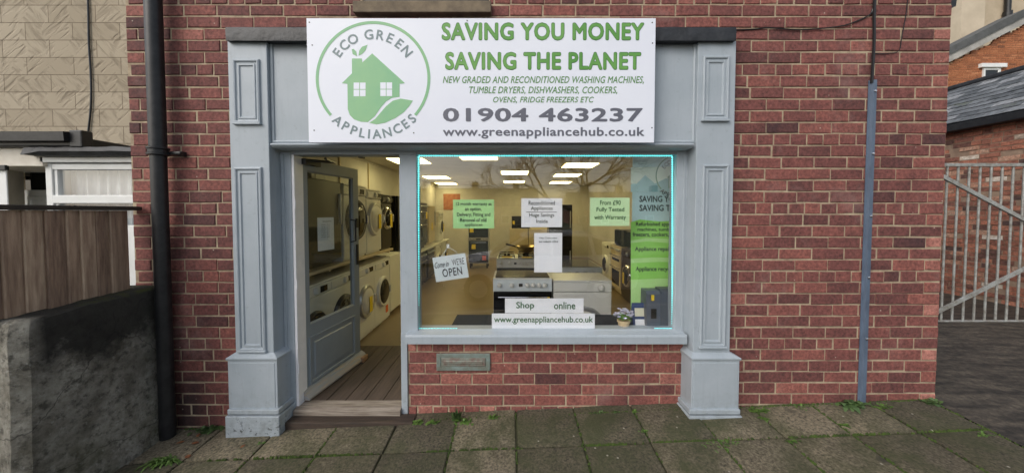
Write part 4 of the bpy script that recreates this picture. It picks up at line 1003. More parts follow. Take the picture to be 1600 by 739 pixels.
# opening hours sheet on the door glass, in the door's own frame
hrs = thing('paper_notice', 'white opening hours sheet stuck on the glass of the open door', 'notice', (0,0,0), 'paper notices on the window glass')
hrs.location = (HX, HY, 0); hrs.rotation_euler = (0, 0, ANG)
bm = BM(); bx(bm, .245, .445, .0245, .0252, 1.165, 1.445)
hx0, hx1, hz0, hz1 = .245, .445, 1.165, 1.445
obj('sheet', bm, PAPER, hrs, fix=False)
def hl(body, u0, u1, v, h):
    b_ = fit(text_bm(body, .01), hx0+u0*.2, hx0+u1*.2, hz1-v*.28-h, hz1-v*.28, .0168)
    return b_
bm = BM()
merge(bm, hl('Opening Hours', .25, .8, .1, .012))
for i, d_ in enumerate(('Monday', 'Tuesday', 'Wednesday', 'Thursday', 'Friday', 'Saturday', 'Sunday')):
    merge(bm, hl(d_, .16, .42, .2+i*.062, .0085)); merge(bm, hl('9 - 5' if i < 6 else 'Closed', .52, .66, .2+i*.062, .0085))
obj('lettering', bm, INKD, hrs, fix='local')

# ------------------------------------------------------------------ LED strip round the window
led = thing('led_strip', 'cyan LED light strip running round the edge of the window glass', 'light strip', at(854, 380, YG+.01))
bm = BM(); bm2 = BM(); YL = YG+.012
def ledrun(p0, p1, st):
    a, b = at(*p0, YL), at(*p1, YL); L_ = (b-a).length; n = int(L_/st); d = (b-a)/n
    u = Vector((.0028,0,0)) if abs(d.z) > abs(d.x) else Vector((0,0,.0028))
    bm2.faces.new([bm2.verts.new(v) for v in (a-u, b-u, b+u, a+u)])
    for i in range(n):
        c = a+d*(i+.5); e = .0038; bx(bm, c.x-e, c.x+e, c.y-.005, c.y-.001, c.z-e, c.z+e)
ledrun((653.8,243.8), (1050.5,243.8), .0175); ledrun((654.3,244.5), (654.3,514), .0175); ledrun((1050.2,244.5), (1050.2,514), .0175)
ledrun((655,513.3), (715,513.3), .012); ledrun((1022,513.3), (1050,513.3), .010)
obj('diodes', bm, CYAN, led); obj('tape', bm2, M('cyan_tape', s2l(80,190,190), .5, emit=(.05,.5,.5), estr=.12), led, fix='flat')

# ------------------------------------------------------------------ roller banner behind the glass
YBn = .30
bn = thing('roller_banner', 'tall green and pale blue advertising banner at the right of the window', 'banner', (1.35, YBn, .64))
bT, bB = 243, 512; p, q = at(985.5, bB, YBn), at(1150, bT, YBn)
def bpoly(bm, pts, y): bm.faces.new([bm.verts.new((at(a_, b_, YBn).x, y, at(a_, b_, YBn).z)) for a_, b_ in pts])
bm = BM(); bx(bm, p.x, q.x, YBn, YBn+.004, p.z, q.z+.06); obj('panel', bm, M('banner_pale_blue', s2l(196,226,228), .5, s2l(188,220,224), scale=2), bn)
bm = BM(); bx(bm, p.x-.01, q.x+.01, YBn-.05, YBn+.07, p.z-.10, p.z-.001, bev=.015); obj('cassette', bm, SILVER, bn)
bm = BM(); y = YBn-.0012
bpoly(bm, [(985.5,287),(985.5,262),(1150,258),(1150,287)], y+.0004); obj('pale_band', bm, M('banner_cream_sky', s2l(224,238,224), .5), bn, fix='flat')
bm = BM(); bpoly(bm, [(985.5,300),(985.5,288),(994,288),(1008,274),(1023,287),(1040,279),(1150,284),(1150,300)], y-.0003); obj('hill_print', bm, M('banner_teal_hill', s2l(128,178,180), .5, s2l(160,204,212), scale=3), bn, fix='flat')
bm = BM(); bpoly(bm, [(985.5,512),(985.5,347),(1000,343),(1030,346),(1150,340),(1150,512)], y-.0005); obj('green_field', bm, M('banner_green', s2l(140,208,88), .5, s2l(156,220,110), scale=3), bn, fix='flat')
bm = BM()
for pts in ([(985.5,376),(1010,372),(1060,374),(1150,372),(1150,378),(1050,380),(1010,377),(985.5,380)], [(985.5,404),(1020,402),(1150,404),(1150,411),(1030,409),(985.5,411)], [(985.5,437),(1030,435),(1150,437),(1150,512),(985.5,512)]): bpoly(bm, pts, y-.0009)
obj('light_band', bm, M('banner_light_green', s2l(190,232,160), .5, s2l(176,226,140), scale=4), bn, fix='flat')
bm = BM(); prev = None
for i in range(49):
    th = math.pi*i/48; P = []
    for r in (60, 70): 
        v = at(1060+r*math.cos(th), 514-r*math.sin(th), YBn); P.append(bm.verts.new((v.x, y-.0013, v.z)))
    if prev: bm.faces.new((prev[0], prev[1], P[1], P[0]))
    prev = P
obj('green_ring', bm, M('banner_ring_green', s2l(128,204,76), .5), bn, fix='flat')
TB = lambda x, y_: (x, y_)
bm = BM(); prev = None
for i in range(65):
    th = R(-41+262*i/64); P = []
    for r in (30, 31.8):
        v = at(1056+r*math.cos(th), 275-r*math.sin(th), YBn); P.append(bm.verts.new((v.x, y-.0013, v.z)))
    if prev: bm.faces.new((prev[0], prev[1], P[1], P[0]))
    prev = P
bpoly(bm, [(1042,278),(1056,262),(1074,278),(1071,278),(1071,288),(1052,298),(1044,294),(1044,278)], y-.0013)
obj('logo', bm, M('banner_logo_green', s2l(104,150,120), .5), bn, fix='flat')
arc_letters('lettering', ECO, 1056, 275, 23.5, 6, False, y-.0014, TB, GREYL, bn, .02); arc_letters('lettering', APL, 1056, 275, 31.5, 6.4, True, y-.0014, TB, INK, bn, .02)
BI = M('banner_ink', s2l(70,88,86), .6)
for body, rc in (('SAVING YOU MONEY', (999,306,1100,316)), ('SAVING THE PLANET', (999,320,1103,330))): letters(body, rc, y-.0014, BI, bn, bold=.03)
for body, rc in (('Refurbished appliances, washing', (993.5,346.8,1096,355)), ('machines, tumble dryers, fridge', (996,355.8,1096,362.5)), ('freezers, cookers, ovens and more', (988.5,363,1098,370.5)), ('Appliance repairs, servicing', (992,385.5,1086,394)), ('Appliance recycling', (993,416.5,1058,425.5))): letters(body, rc, y-.0016, INK, bn, bold=.022)

# ------------------------------------------------------------------ things on the window shelf
SZ = Z(515.5, .2)
fp = thing('flower_pot', 'small pale pot of white and lilac flowers on the window shelf', 'plant pot', (at(975, 512, .16).x, .17, SZ))
pc = fp.location
bm = BM(); lathe(bm, [(.03,0),(.032,.004),(.045,.075),(.05,.077),(.05,.092),(.044,.092),(.042,.08)], pc, 'z', 20); obj('pot', bm, TERRA, fp, smooth=True)
def leafquad(bm, p, d, l, wd, droop=.4, fold=.0):
    d = d.normalized(); side = d.cross(Vector((0,0,1)));
    side = side.normalized() if side.length > .01 else Vector((1,0,0))
    prev = None
    for i in range(4):
        t = i/3; c = p+d*l*t+Vector((0,0,-droop*l*t*t)); w_ = wd*(math.sin(math.pi*(.12+.86*t)))
        P = [bm.verts.new(c-side*w_), bm.verts.new(c+side*w_)]
        if prev: bm.faces.new((prev[0], prev[1], P[1], P[0]))
        prev = P
rp = random.Random(4)
bm = BM()
for i in range(46):
    a_ = rp.uniform(0, 6.28); el = rp.uniform(.35, 1.3); leafquad(bm, pc+Vector((rp.uniform(-.03,.03), rp.uniform(-.02,.02), .09+rp.uniform(0,.02))), Vector((math.cos(a_)*math.cos(el), math.sin(a_)*math.cos(el), math.sin(el))), rp.uniform(.04,.08), .010, .25)
obj('leaves', bm, M('pot_leaves', s2l(150,196,104), .6, s2l(112,160,80), scale=30), fp)
bm = BM()
for i in range(44):
    a_ = rp.uniform(0, 6.28); el = rp.uniform(.45, 1.4); l = rp.uniform(.07, .105); c = pc+Vector((math.cos(a_)*math.cos(el)*l, math.sin(a_)*math.cos(el)*l, .095+math.sin(el)*l*.75))
    for k in range(6):
        b_ = k*1.047+rp.random(); leafquad(bm, c, Vector((math.cos(b_), math.sin(b_)*.8-.3, .5)), .017, .008, .3)
obj('blossom', bm, M('lilac_petals', s2l(232,232,244), .6, s2l(190,188,226), scale=40), fp)
lb = thing('leaflet_stand', 'dark blue leaflet holder with two pale cards beside the flower pot', 'leaflet holder', (at(1002, 500, .2).x, .2, SZ))
l0, l1 = at(988, 508, .2), at(1013, 474, .2)
bm = BM(); prism(bm, [(.18, SZ), (.215, l1.z), (.222, l1.z), (.27, SZ)], 'x', l0.x, l1.x); obj('holder', bm, M('navy_card', s2l(44,66,112), .5), lb)
for za, zb2 in ((.12,.42), (.52,.82)):
    bm = BM(); H_ = l1.z-SZ; f = lambda t: .18+.035*t-.002
    bm.faces.new([bm.verts.new(v) for v in ((l0.x+.018, f(za), SZ+H_*za), (l1.x-.014, f(za), SZ+H_*za), (l1.x-.014, f(zb2), SZ+H_*zb2), (l0.x+.018, f(zb2), SZ+H_*zb2))]); obj('card', bm, PAPER if za < .3 else M('cream_card', s2l(214,214,190), .7), lb, fix='flat')
tb = thing('black_appliance', 'dark grey boxy countertop appliance with yellow tags at right end of window shelf', 'appliance', (at(1030, 500, .2).x, .2, SZ))
t0, t1 = at(1007, 506, .19), at(1060, 451, .19)
bm = BM(); prism(bm, [(.15, SZ), (.17, t1.z-.02), (.19, t1.z), (.27, t1.z), (.28, SZ)], 'x', at(1030, 480, .19).x, t1.x+.04); obj('body', bm, M('charcoal_plastic', s2l(76,80,90), .35), tb)
bm = BM(); prism(bm, [(.145, SZ), (.16, t1.z-.035), (.18, t1.z-.012), (.27, t1.z-.012), (.28, SZ)], 'x', t0.x, at(1029, 480, .19).x); obj('front_section', bm, M('slate_plastic', s2l(84,90,102), .4), tb)
bm = BM(); bx(bm, at(1017,485,.15).x, at(1025,485,.15).x, .138, .15, Z(497,.15), Z(482,.15), bev=.002); obj('dark_window', bm, GLOSSBLACK, tb)
for a_, b_ in ((1020, 465), (1055, 465)):
    bm = BM(); v = at(a_, b_, .14); bx(bm, v.x-.009, v.x+.009, .135, .150 if a_<1030 else .16, v.z-.022, v.z+.02); obj('price_tag', bm, YELLOW, tb)
def cloth(name, label, px0, px1, py, Y, h, mat, seed):
    bm = BM(); n, m = 26, 8; x0, x1 = at(px0, py, Y).x, at(px1, py, Y).x; g = []
    for i in range(n+1):
        row = []
        for j in range(m+1):
            x = x0+(x1-x0)*i/n; yy = Y-.03+.1*j/m; e = min(1, min(i, n-i)/3)*min(1, min(j, m-j)/2)
            row.append(bm.verts.new((x, yy+mnoise.noise(Vector((x*9, seed, 0)))*.01, SZ+.003+e*h*(.55+.6*mnoise.noise(Vector((x*11, yy*14, seed)))))))
        g.append(row)
    for i in range(n):
        for j in range(m): bm.faces.new((g[i][j], g[i+1][j], g[i+1][j+1], g[i][j+1]))
    for side in ([r[0] for r in g], [r[-1] for r in g]):
        lo = [bm.verts.new((v.co.x, v.co.y, SZ+.001)) for v in side]
        for i in range(n): bm.faces.new((side[i], side[i+1], lo[i+1], lo[i]))
    o = obj(name, bm, mat, loc=(x0, Y, SZ), smooth=True); tag(o, label, 'cloth')
cloth('duster_cloth', 'crumpled yellow cloth lying on the window shelf behind the website strip', 838, 900, 512, .16, .02, M('yellow_cloth', s2l(222,196,80), .9, s2l(60,76,140), scale=12, lo=.5, hi=.56), 2)
cloth('duster_cloth', 'crumpled pale cloth on the window shelf between website strip and flower pot', 902, 962, 511, .17, .035, M('pale_cloth', s2l(206,212,206), .9, s2l(222,204,120), scale=9, lo=.5, hi=.6), 7)

# ------------------------------------------------------------------ appliance builders (front faces -y, local origin at floor centre of the front)
def box_app(name, label, cat, group): return thing(name, label, cat, (0,0,0), group)
def washer(name, label, cat, group, W=.52, D=.5, H=.84, body=None, ring=None, dark=True, r=.155, zc=.42, tagx=0, tagmat=None, panel=None, drawer=True):
    body = body or WMETAL; t = box_app(name, label, cat, group)
    bm = BM(); bx(bm, -W/2, W/2, .0, D, .02, H-.115, bev=.012); bx(bm, -W/2+.02, W/2-.02, .02, D-.02, 0, .022); obj('body', bm, body, t, fix=False)
    bm = BM(); bx(bm, -W/2, W/2, -.006, D, H-.112, H-.022, bev=.008); cp = obj('control_panel', bm, panel or body, t, fix=False)
    bm = BM(); bx(bm, -W/2, W/2, -.004, D, H-.02, H, bev=.007); obj('top', bm, body, t, fix=False)
    bm = BM(); lathe(bm, [(.034,-.006),(.034,-.01),(.026,-.03),(.022,-.032)], (.02, 0, H-.067), 'y', 20); obj('knob', bm, SILVER if body is not WMETAL else body, cp, smooth=True, fix=False)
    bm = BM(); bx(bm, .09, .20, -.0085, -.005, H-.095, H-.04); obj('display', bm, GLOSSBLACK, cp, fix=False)
    if drawer:
        bm = BM(); bx(bm, -W/2+.02, -W/2+.17, -.012, -.0055, H-.1, H-.034, bev=.004); obj('drawer', bm, body, cp, fix=False)
    n = 36; bm = BM()
    lathe(bm, [(r+.035,.0),(r+.035,-.014),(r+.02,-.032),(r,-.034),(r-.015,-.026),(r-.02,-.01)], (0, 0, zc), 'y', n); dr = obj('door', bm, ring or body, t, smooth=True, fix=False)
    bm = BM(); lathe(bm, [(r-.004,-.03),(r-.03,-.044),(r*.55,-.056),(.01,-.058)], (0, 0, zc), 'y', n); obj('porthole', bm, GLOSSBLACK if dark else M('door_white', s2l(214,210,200), .35), dr, smooth=True, fix=False)
    bm = BM(); bx(bm, r-.0, r+.03, -.05, -.02, zc-.05, zc+.05, bev=.008); obj('handle', bm, CHROME if ring else body, dr, fix=False)
    if tagx is not None:
        bm = BM(); bx(bm, tagx-.04, tagx+.04, -.066, -.062, zc-.12, zc+.06, bev=.002); obj('price_tag', bm, tagmat or YELLOW, t, fix=False)
    return t
def place(o, x, y, z, rot): o.location = (x, y, z); o.rotation_euler = (0, 0, rot); return o
LF = -1.71; LR = math.pi/2
GA = 'washing machines and dryers along the left wall'
# lower row (floor) — front faces towards +X
w1 = washer('washing_machine', 'white washing machine low behind the door glass, nearest the doorway', 'washing machine', GA, r=.15, ring=DGREY, tagx=.14, tagmat=YELLOW)
place(w1, LF, .45, FZ, LR)
w2 = washer('washing_machine', 'white washing machine with large dark porthole low behind the door glass', 'washing machine', GA, r=.175, ring=DGREY, tagx=-.02)
place(w2, LF, .955, FZ, LR)
w3 = washer('washing_machine', 'white machine with pale solid round door and yellow tag, just past the door edge', 'tumble dryer', GA, r=.16, dark=False, ring=SILVER, tagx=0)
place(w3, LF, 1.46, FZ, LR)
w4 = washer('washing_machine', 'white washing machine with orange sticker standing before the white freezer', 'washing machine', GA, r=.165, tagx=None)
place(w4, LF, 1.965, FZ, LR)
bm = BM(); bx(bm, .1, .18, -.003, -.001, .1, .2); obj('sticker', bm, ORANGET, w4, fix=False)
def fridge(name, label, cat, group, W=.52, D=.52, H=.85, mat=None, split=None, tagz=None, handle=True):
    mat = mat or WMETAL; t = box_app(name, label, cat, group)
    bm = BM(); bx(bm, -W/2, W/2, .05, D, .03, H, bev=.006); bx(bm, -W/2+.03, W/2-.03, .08, D-.05, 0, .032); obj('cabinet', bm, mat, t, fix=False)
    zs_ = [.05]+([split] if split else [])+[H]
    for z0, z1 in zip(zs_, zs_[1:]):
        bm = BM(); bx(bm, -W/2, W/2, 0, .046, z0+.004, z1-.002, bev=.01); d_ = obj('door', bm, mat, t, fix=False)
        if handle:
            bm = BM(); bx(bm, W/2-.06, W/2-.035, -.03, -.0005, z0+(z1-z0)*.45, z0+(z1-z0)*.85, bev=.006); obj('handle', bm, SILVER if mat is not WMETAL else DGREY, d_, fix=False)
    if tagz:
        bm = BM(); bx(bm, -.05, .03, -.006, -.002, tagz-.08, tagz+.08); obj('price_tag', bm, YELLOW, t, fix=False)
    return t
place(fridge('freezer', 'white under-counter freezer at the far end of the row by the doorway', 'freezer', None), LF, 2.5, FZ, LR)
# shelf and upper row
sh = thing('wall_shelf', 'long white shelf carrying the upper row of machines on the left wall', 'shelf', (-2.1, 1.2, .93))
bm = BM(); bx(bm, IL+.002, LF+.02, .22, 2.32, .955, .985, bev=.003); obj('board', bm, CREAM, sh)
for y in (.75, 1.7, 2.28):
    bm = BM(); prism(bm, [(IL+.002, .953), (LF-.02, .953), (LF-.02, .925), (IL+.06, .9), (IL+.002, .9)], 'y', y-.02, y+.02); obj('bracket', bm, CREAM, sh)
SHZ = .986; GU = 'machines on the upper shelf'
g1 = fridge('fridge', 'dark grey fridge standing on the shelf, seen through the open door glass', 'fridge', None, W=.62, H=.80, mat=DGREY, tagz=.3)
place(g1, LF, .62, SHZ, LR)
u1 = washer('tumble_dryer', 'white dryer with large black round door, on the shelf behind the door edge', 'tumble dryer', GU, H=.80, r=.19, ring=DGREY, tagx=None, drawer=False)
place(u1, LF, 1.24, SHZ, LR)
u2 = washer('tumble_dryer', 'white dryer with pale round door and yellow tag up on the shelf', 'tumble dryer', GU, W=.44, H=.78, r=.17, dark=False, tagx=.02, drawer=True)
place(u2, LF, 1.73, SHZ, LR)
u3 = washer('tumble_dryer', 'black washing machine with chrome door and yellow tag on the shelf end', 'tumble dryer', GU, W=.36, H=.74, body=M('black_metal', s2l(30,28,28), .3), ring=CHROME, r=.12, tagx=0)
place(u3, LF+.0, 2.14, SHZ, LR)
bk = fridge('fridge', 'tall black fridge freezer standing beyond the shelf on the left wall', 'fridge', None, W=.56, H=1.72, mat=M('satin_black', s2l(18,18,20), .3), split=.7)
place(bk, LF-.08, 3.12, FZ, LR)
bm = BM(); bx(bm, IL+.001, IL+.09, 1.55, 1.85, 1.84, 2.0, bev=.006); bx(bm, IL+.0905, IL+.095, 1.62, 1.72, 1.88, 1.95); o = obj('fuse_box', bm, M('grey_box', s2l(150,150,148), .5), loc=(IL, 1.7, 1.9)); tag(o, 'small grey fuse box mounted high on the shop left wall', 'fuse box')
for y in (2.35, 3.3):
    bm = BM(); bx(bm, IL+.001, IL+.022, y-.012, y+.012, 1.0, CZ-.036); o = obj('trunking', bm, CREAM, loc=(IL, y, 1.0)); tag(o, 'thin cream cable trunking up the shop wall, %s' % ('nearer the doorway' if y < 3 else 'farther from the doorway'), 'trunking')
cmr = at(565, 243.5, .45); bm = BM(); bx(bm, cmr.x-.022, cmr.x+.022, .42, .48, cmr.z-.022, cmr.z+.015, bev=.008); tube(bm, [(cmr.x, .45, cmr.z+.012), (cmr.x, .45, CZ)], .008, 8); o = obj('security_camera', bm, BLACK, loc=cmr); tag(o, 'tiny black security camera hanging inside the doorway head', 'camera')
# cookers
def cooker(name, label, group, W=.55, D=.55, H=.88, body=None, gas=False, tagx=None, doors=1, panelmat=None, knobs=6):
    body = body or WMETAL; t = box_app(name, label, 'cooker', group)
    bm = BM(); bx(bm, -W/2, W/2, .03, D, .06, H-.02, bev=.006); bx(bm, -W/2+.02, W/2-.02, .07, D-.03, 0, .062); obj('body', bm, body, t, fix=False)
    bm = BM(); prism(bm, [(.0, H-.125), (.012, H-.012), (.05, H-.012), (.05, H-.125)], 'x', -W/2, W/2); cp = obj('control_panel', bm, panelmat or body, t, fix=False)
    for k in range(knobs):
        x = -W/2+.07+(W-.14)*k/(knobs-1)
        if knobs == 6: x = (-.215, -.10, .045, .10, .155, .21)[k]*W/.55
        bm = BM(); lathe(bm, [(.022,.004),(.022,-.008),(.015,-.026),(.012,-.028)], (x, 0, H-.068), 'y', 14); bx(bm, x-.003, x+.003, -.032, -.02, H-.086, H-.05); obj('knob', bm, SILVER if body is not WMETAL else WMETAL, cp, smooth=True, fix=False)
    bm = BM(); bx(bm, -.035, .0, -.0005, .01, H-.08, H-.055); obj('clock', bm, GLOSSBLACK, cp, fix=False)
    cuts = [(.10, H-.13)] if doors == 1 else [(.10, .52), (.525, H-.13)]
    for z0, z1 in cuts:
        bm = BM(); bx(bm, -W/2+.004, W/2-.004, .0, .03, z0, z1-.002, bev=.004); d_ = obj('oven_door', bm, GLOSSBLACK if body is WMETAL else body, t, fix=False)
        bm = BM(); bx(bm, -W/2+.08, W/2-.08, -.002, .002, z0+.06, z1-.10); obj('window', bm, DARKGLASS, d_, fix=False)
        bm = BM(); tube(bm, [(-W/2+.05, .0, z1-.045), (-W/2+.05, -.035, z1-.045), (W/2-.05, -.035, z1-.045), (W/2-.05, .0, z1-.045)], .008, 8); obj('handle', bm, CHROME, d_, smooth=True, fix=False)
    bm = BM(); bx(bm, -W/2-.001, W/2+.001, .005, D, H-.018, H-.004, bev=.003); hb = obj('hob', bm, SILVER if gas else body, t, fix=False)
    if gas:
        for sx in (-1, 1):
            for y in (.17, .4):
                bm = BM(); lathe(bm, [(.045,0),(.045,.012),(.03,.02),(.028,.024)], (sx*.135, y, H-.004), 'z', 16); obj('burner', bm, BLACK, hb, smooth=True, fix=False)
            bm = BM()
            for y in (.08, .285, .49): bx(bm, sx*.135-.11, sx*.135+.11, y-.006, y+.006, H+.02, H+.034)
            for x in (-.105, 0, .105): bx(bm, sx*.135+x-.006, sx*.135+x+.006, .08, .49, H+.02, H+.032)
            for x in (-.105, .105):
                for y in (.08, .49): bx(bm, sx*.135+x-.005, sx*.135+x+.005, y-.005, y+.005, H-.006, H+.02)
            obj('pan_support', bm, BLACK, hb, fix=False)
    else:
        bm = BM(); bx(bm, -W/2+.02, W/2-.02, .025, D-.02, H-.003, H+.001); obj('glass_top', bm, GLOSSBLACK, hb, fix=False)
    if tagx is not None:
        bm = BM(); bx(bm, tagx-.05, tagx+.05, -.04, -.037, H-.32, H-.17); obj('price_tag', bm, YELLOW, t, fix=False)
    return t
PALEB = M('pale_panel', s2l(206,214,218), .35)
ck = cooker('cooker', 'white electric cooker with black oven door right behind the window strips', 'freestanding cookers', W=.553, D=.42, H=.845, tagx=.20, panelmat=PALEB)
cy_ = .7; place(ck, at(816.5, 440, cy_).x, cy_, FZ, 0)
dr_ = washer('tumble_dryer', 'white vented dryer standing beside the front cooker near the window', 'tumble dryer', None, W=.55, D=.40, H=.82, r=.185, zc=.36, dark=False, tagx=-.02, ring=SILVER)
for ch in list(dr_.children):
    if ch.name.startswith('control'):
        for g in ch.children:
            if g.name.startswith('display') or g.name.startswith('drawer'): bpy.data.objects.remove(g)
            elif g.name.startswith('knob'): g.location.x = .15
place(dr_, at(910.5, 440, .71).x, .71, FZ, 0)
gh = cooker('cooker', 'gas cooker with black pan supports in the row behind the electric cooker', 'freestanding cookers', W=.54, D=.5, H=.84, gas=True)
place(gh, at(807, 400, 2.2).x, 2.05, FZ, 0)
gh2 = cooker('cooker', 'cooker with dark glass hob directly behind the white dryer', 'freestanding cookers', W=.52, D=.6, H=.86, body=SILVER, tagx=.12)
place(gh2, at(902, 420, 1.3).x, 1.22, FZ, 0)
# bowl-shaped pan on the gas hob
pn = thing('wok', 'shallow metal wok resting on the gas hob in the shop', 'pan', (at(820, 380, 2.3).x+.03, 2.38, FZ+.875))
bm = BM(); lathe(bm, [(.05,0),(.1,.02),(.15,.07),(.165,.10),(.16,.10),(.1,.03),(.02,.012)], pn.location, 'z', 24); obj('bowl', bm, M('brass_wok', s2l(170,150,110), .3, metal=.8), pn, smooth=True)
bm = BM(); tube(bm, [pn.location+Vector((-.15,0,.09)), pn.location+Vector((-.3,-.02,.13))], .012, 8); obj('handle', bm, BLACK, pn, smooth=True)
for k, (dx, dy) in enumerate(((-.13, .05), (.14, .02))):
    bm = BM(); q = Vector((gh.location.x+dx, gh.location.y+dy, FZ+.845)); bx(bm, q.x-.07, q.x+.07, q.y-.03, q.y+.04, q.z, q.z+.012, bev=.003); o = obj('price_card', bm, YELLOW, loc=q); tag(o, ('yellow price card on the left front of the gas hob', 'yellow price card on the right front of the gas hob')[k], 'price card')
# double oven tower standing in the aisle end
ov = thing('double_oven', 'tall built-in double oven with yellow and red tags at the aisle end', 'oven', (0,0,0))
W, D = .53, .5
bm = BM(); bx(bm, -W/2, W/2, .03, D, .12, 1.16, bev=.004); obj('body', bm, SILVER, ov, fix=False)
for x in (-.22, .22):
    for y in (.08, .42):
        bm = BM(); bx(bm, x-.02, x+.02, y-.02, y+.02, 0, .118); obj('leg', bm, BLACK, ov, fix=False)
bm = BM(); bx(bm, -W/2, W/2, 0, .028, .72, .80, bev=.003); cpn = obj('control_panel', bm, M('brushed_steel', s2l(170,166,158), .35, metal=.5), ov, fix=False)
for x in (-.2, -.13, .13, .2):
    bm = BM(); lathe(bm, [(.018,0),(.016,-.02)], (x, 0, .76), 'y', 12); obj('knob', bm, CHROME, cpn, smooth=True, fix=False)
bm = BM(); bx(bm, -.06, .06, -.003, .001, .74, .78); obj('clock', bm, GLOSSBLACK, cpn, fix=False)
for z0, z1 in ((.16, .42), (.43, .715), (.81, 1.15)):
    bm = BM(); bx(bm, -W/2+.015, W/2-.015, 0, .028, z0, z1, bev=.003); d_ = obj('oven_door', bm, GLOSSBLACK, ov, fix=False)
    bm = BM(); tube(bm, [(-.2, 0, z1-.035), (-.2, -.035, z1-.035), (.2, -.035, z1-.035), (.2, 0, z1-.035)], .008, 6); obj('handle', bm, CHROME, d_, smooth=True, fix=False)
for x, z, m in ((-.12, .57, YELLOW), (.15, .28, M('red_tag', s2l(206,84,60), .6)), (-.17, 1.0, YELLOW)):
    bm = BM(); bx(bm, x-.05, x+.05, -.045, -.04, z-.06, z+.06); obj('price_tag', bm, m, ov, fix=False)
place(ov, at(747, 410, 6.1).x, 6.2, FZ, 0)
# rear: cream under-counter units, microwave, tall black fridge
GC = 'cream under-counter fridges at the back'
c0 = fridge('under_counter_fridge', 'cream under-counter fridge at the back of the shop', 'fridge', GC, W=.54, H=.98, mat=CREAM, handle=False)
place(c0, .20, 7.4, FZ, 0)
for k, lab in ((1, 'cream under-counter fridge at the back of the shop'), (2, 'cream under-counter fridge at the back of the shop')):
    c1 = copy_tree(c0); c1.location.x = .20+.56*k
mw = thing('microwave', 'black microwave sitting on the cream fridges at the back', 'microwave', (0,0,0))
bm = BM(); bx(bm, -.27, .27, .02, .38, .0, .36, bev=.006); obj('body', bm, BLACK, mw, fix=False)
bm = BM(); bx(bm, -.265, .12, 0, .019, .01, .35, bev=.004); obj('door', bm, GLOSSBLACK, mw, fix=False)
bm = BM(); bx(bm, .125, .265, 0, .019, .01, .35, bev=.004); obj('control_panel', bm, DGREY, mw, fix=False)
bm = BM(); bx(bm, -.24, -.18, -.004, -.001, .12, .22); obj('price_tag', bm, YELLOW, mw, fix=False)
place(mw, .26, 7.42, FZ+.982, 0)
tf = fridge('fridge', 'tall black fridge freezer in the middle of the back row', 'fridge', None, W=.56, H=1.64, mat=M('deep_black', s2l(14,14,16), .25), split=.62); place(tf, at(876, 350, 5.6).x, 5.6, FZ, 0)
# left side further back: counter, black ovens, cream machine, hanging garment
ct = thing('counter', 'long counter with white front edge along the left side farther back', 'counter', (-2.1, 5, 0))
bm = BM(); bx(bm, IL+.002, LF+.01, 3.65, 6.6, .735, .77, bev=.003); obj('worktop', bm, WMETAL, ct)
bm = BM()
for y in (3.68, 5.1, 6.55): bx(bm, IL+.002, LF-.03, y-.015, y+.015, FZ, .733)
obj('support', bm, CREAM, ct)
for k, (y, m, lab) in enumerate(((4.05, BLACK, 'black cooker under the left counter, nearest the window'), (4.75, DGREY, 'dark grey cooker under the left counter, second from the window'))):
    c_ = cooker('cooker', lab, 'cookers under the left counter', W=.56, D=.5, H=.68, body=m); place(c_, LF-.03, y, FZ, LR)
for k, (y, lab) in enumerate(((5.45, 'white washing machine under the far left counter, nearer one'), (6.15, 'white washing machine under the far left counter, farther one'))):
    c_ = washer('washing_machine', lab, 'washing machine', 'machines under the far left counter', W=.54, D=.5, H=.69, r=.14, zc=.34, tagx=0); place(c_, LF-.03, y, FZ, LR)
st = cooker('cooker', 'tall black oven unit standing on the left counter by the window edge', None, W=.62, D=.5, H=.90, body=BLACK, doors=2, tagx=.1); place(st, LF-.02, 4.1, .772, LR)
st2 = fridge('fridge', 'cream small fridge on the left counter behind the black oven', 'fridge', None, W=.55, H=.86, mat=CREAM, tagz=.4); place(st2, LF-.08, 5.05, .772, LR)
cw = washer('washing_machine', 'white machine on the far end of the left counter', 'washing machine', None, W=.54, D=.48, H=.74, r=.15, zc=.36, tagx=0); place(cw, LF-.06, 5.9, .772, LR)
bm = BM(); p, q = at(693, 328, IB-.01), at(719, 303, IB-.01); bx(bm, p.x, q.x, IB-.012, IB-.002, p.z, q.z); o = obj('wall_poster', bm, M('red_poster', s2l(150,80,60), .7, s2l(170,118,84), scale=9), loc=((p.x+q.x)/2, IB, p.z)); tag(o, 'square red and orange poster on the shop back wall', 'poster')
# right row, fronts face -X
RF = 1.88; RR = -math.pi/2
GR_ = 'appliances along the right wall'
BROWN = M('dark_brown_front', s2l(56,44,36), .3)
r1 = washer('washing_machine', 'dark brown washing machine with silver door and yellow tag in right row', 'washing machine', GR_, W=.58, D=.5, H=.85, body=BROWN, ring=CHROME, r=.15, tagx=0); place(r1, RF, 3.0, FZ, RR)
r2 = cooker('cooker', 'cream cooker with twin dark oven windows in right row behind the dark machine', GR_, W=.58, D=.5, H=.86, body=CREAM, doors=2); place(r2, RF, 3.62, FZ, RR)
r3_ = washer('washing_machine', 'white washing machine farthest back in the right row', 'washing machine', GR_, W=.58, D=.5, H=.85, r=.15, tagx=None); place(r3_, RF, 4.24, FZ, RR)
r4_ = fridge('fridge', 'cream under-counter fridge hidden mostly behind the green banner', 'fridge', GR_, W=.58, H=.85, mat=CREAM); place(r4_, RF, 2.38, FZ, RR)
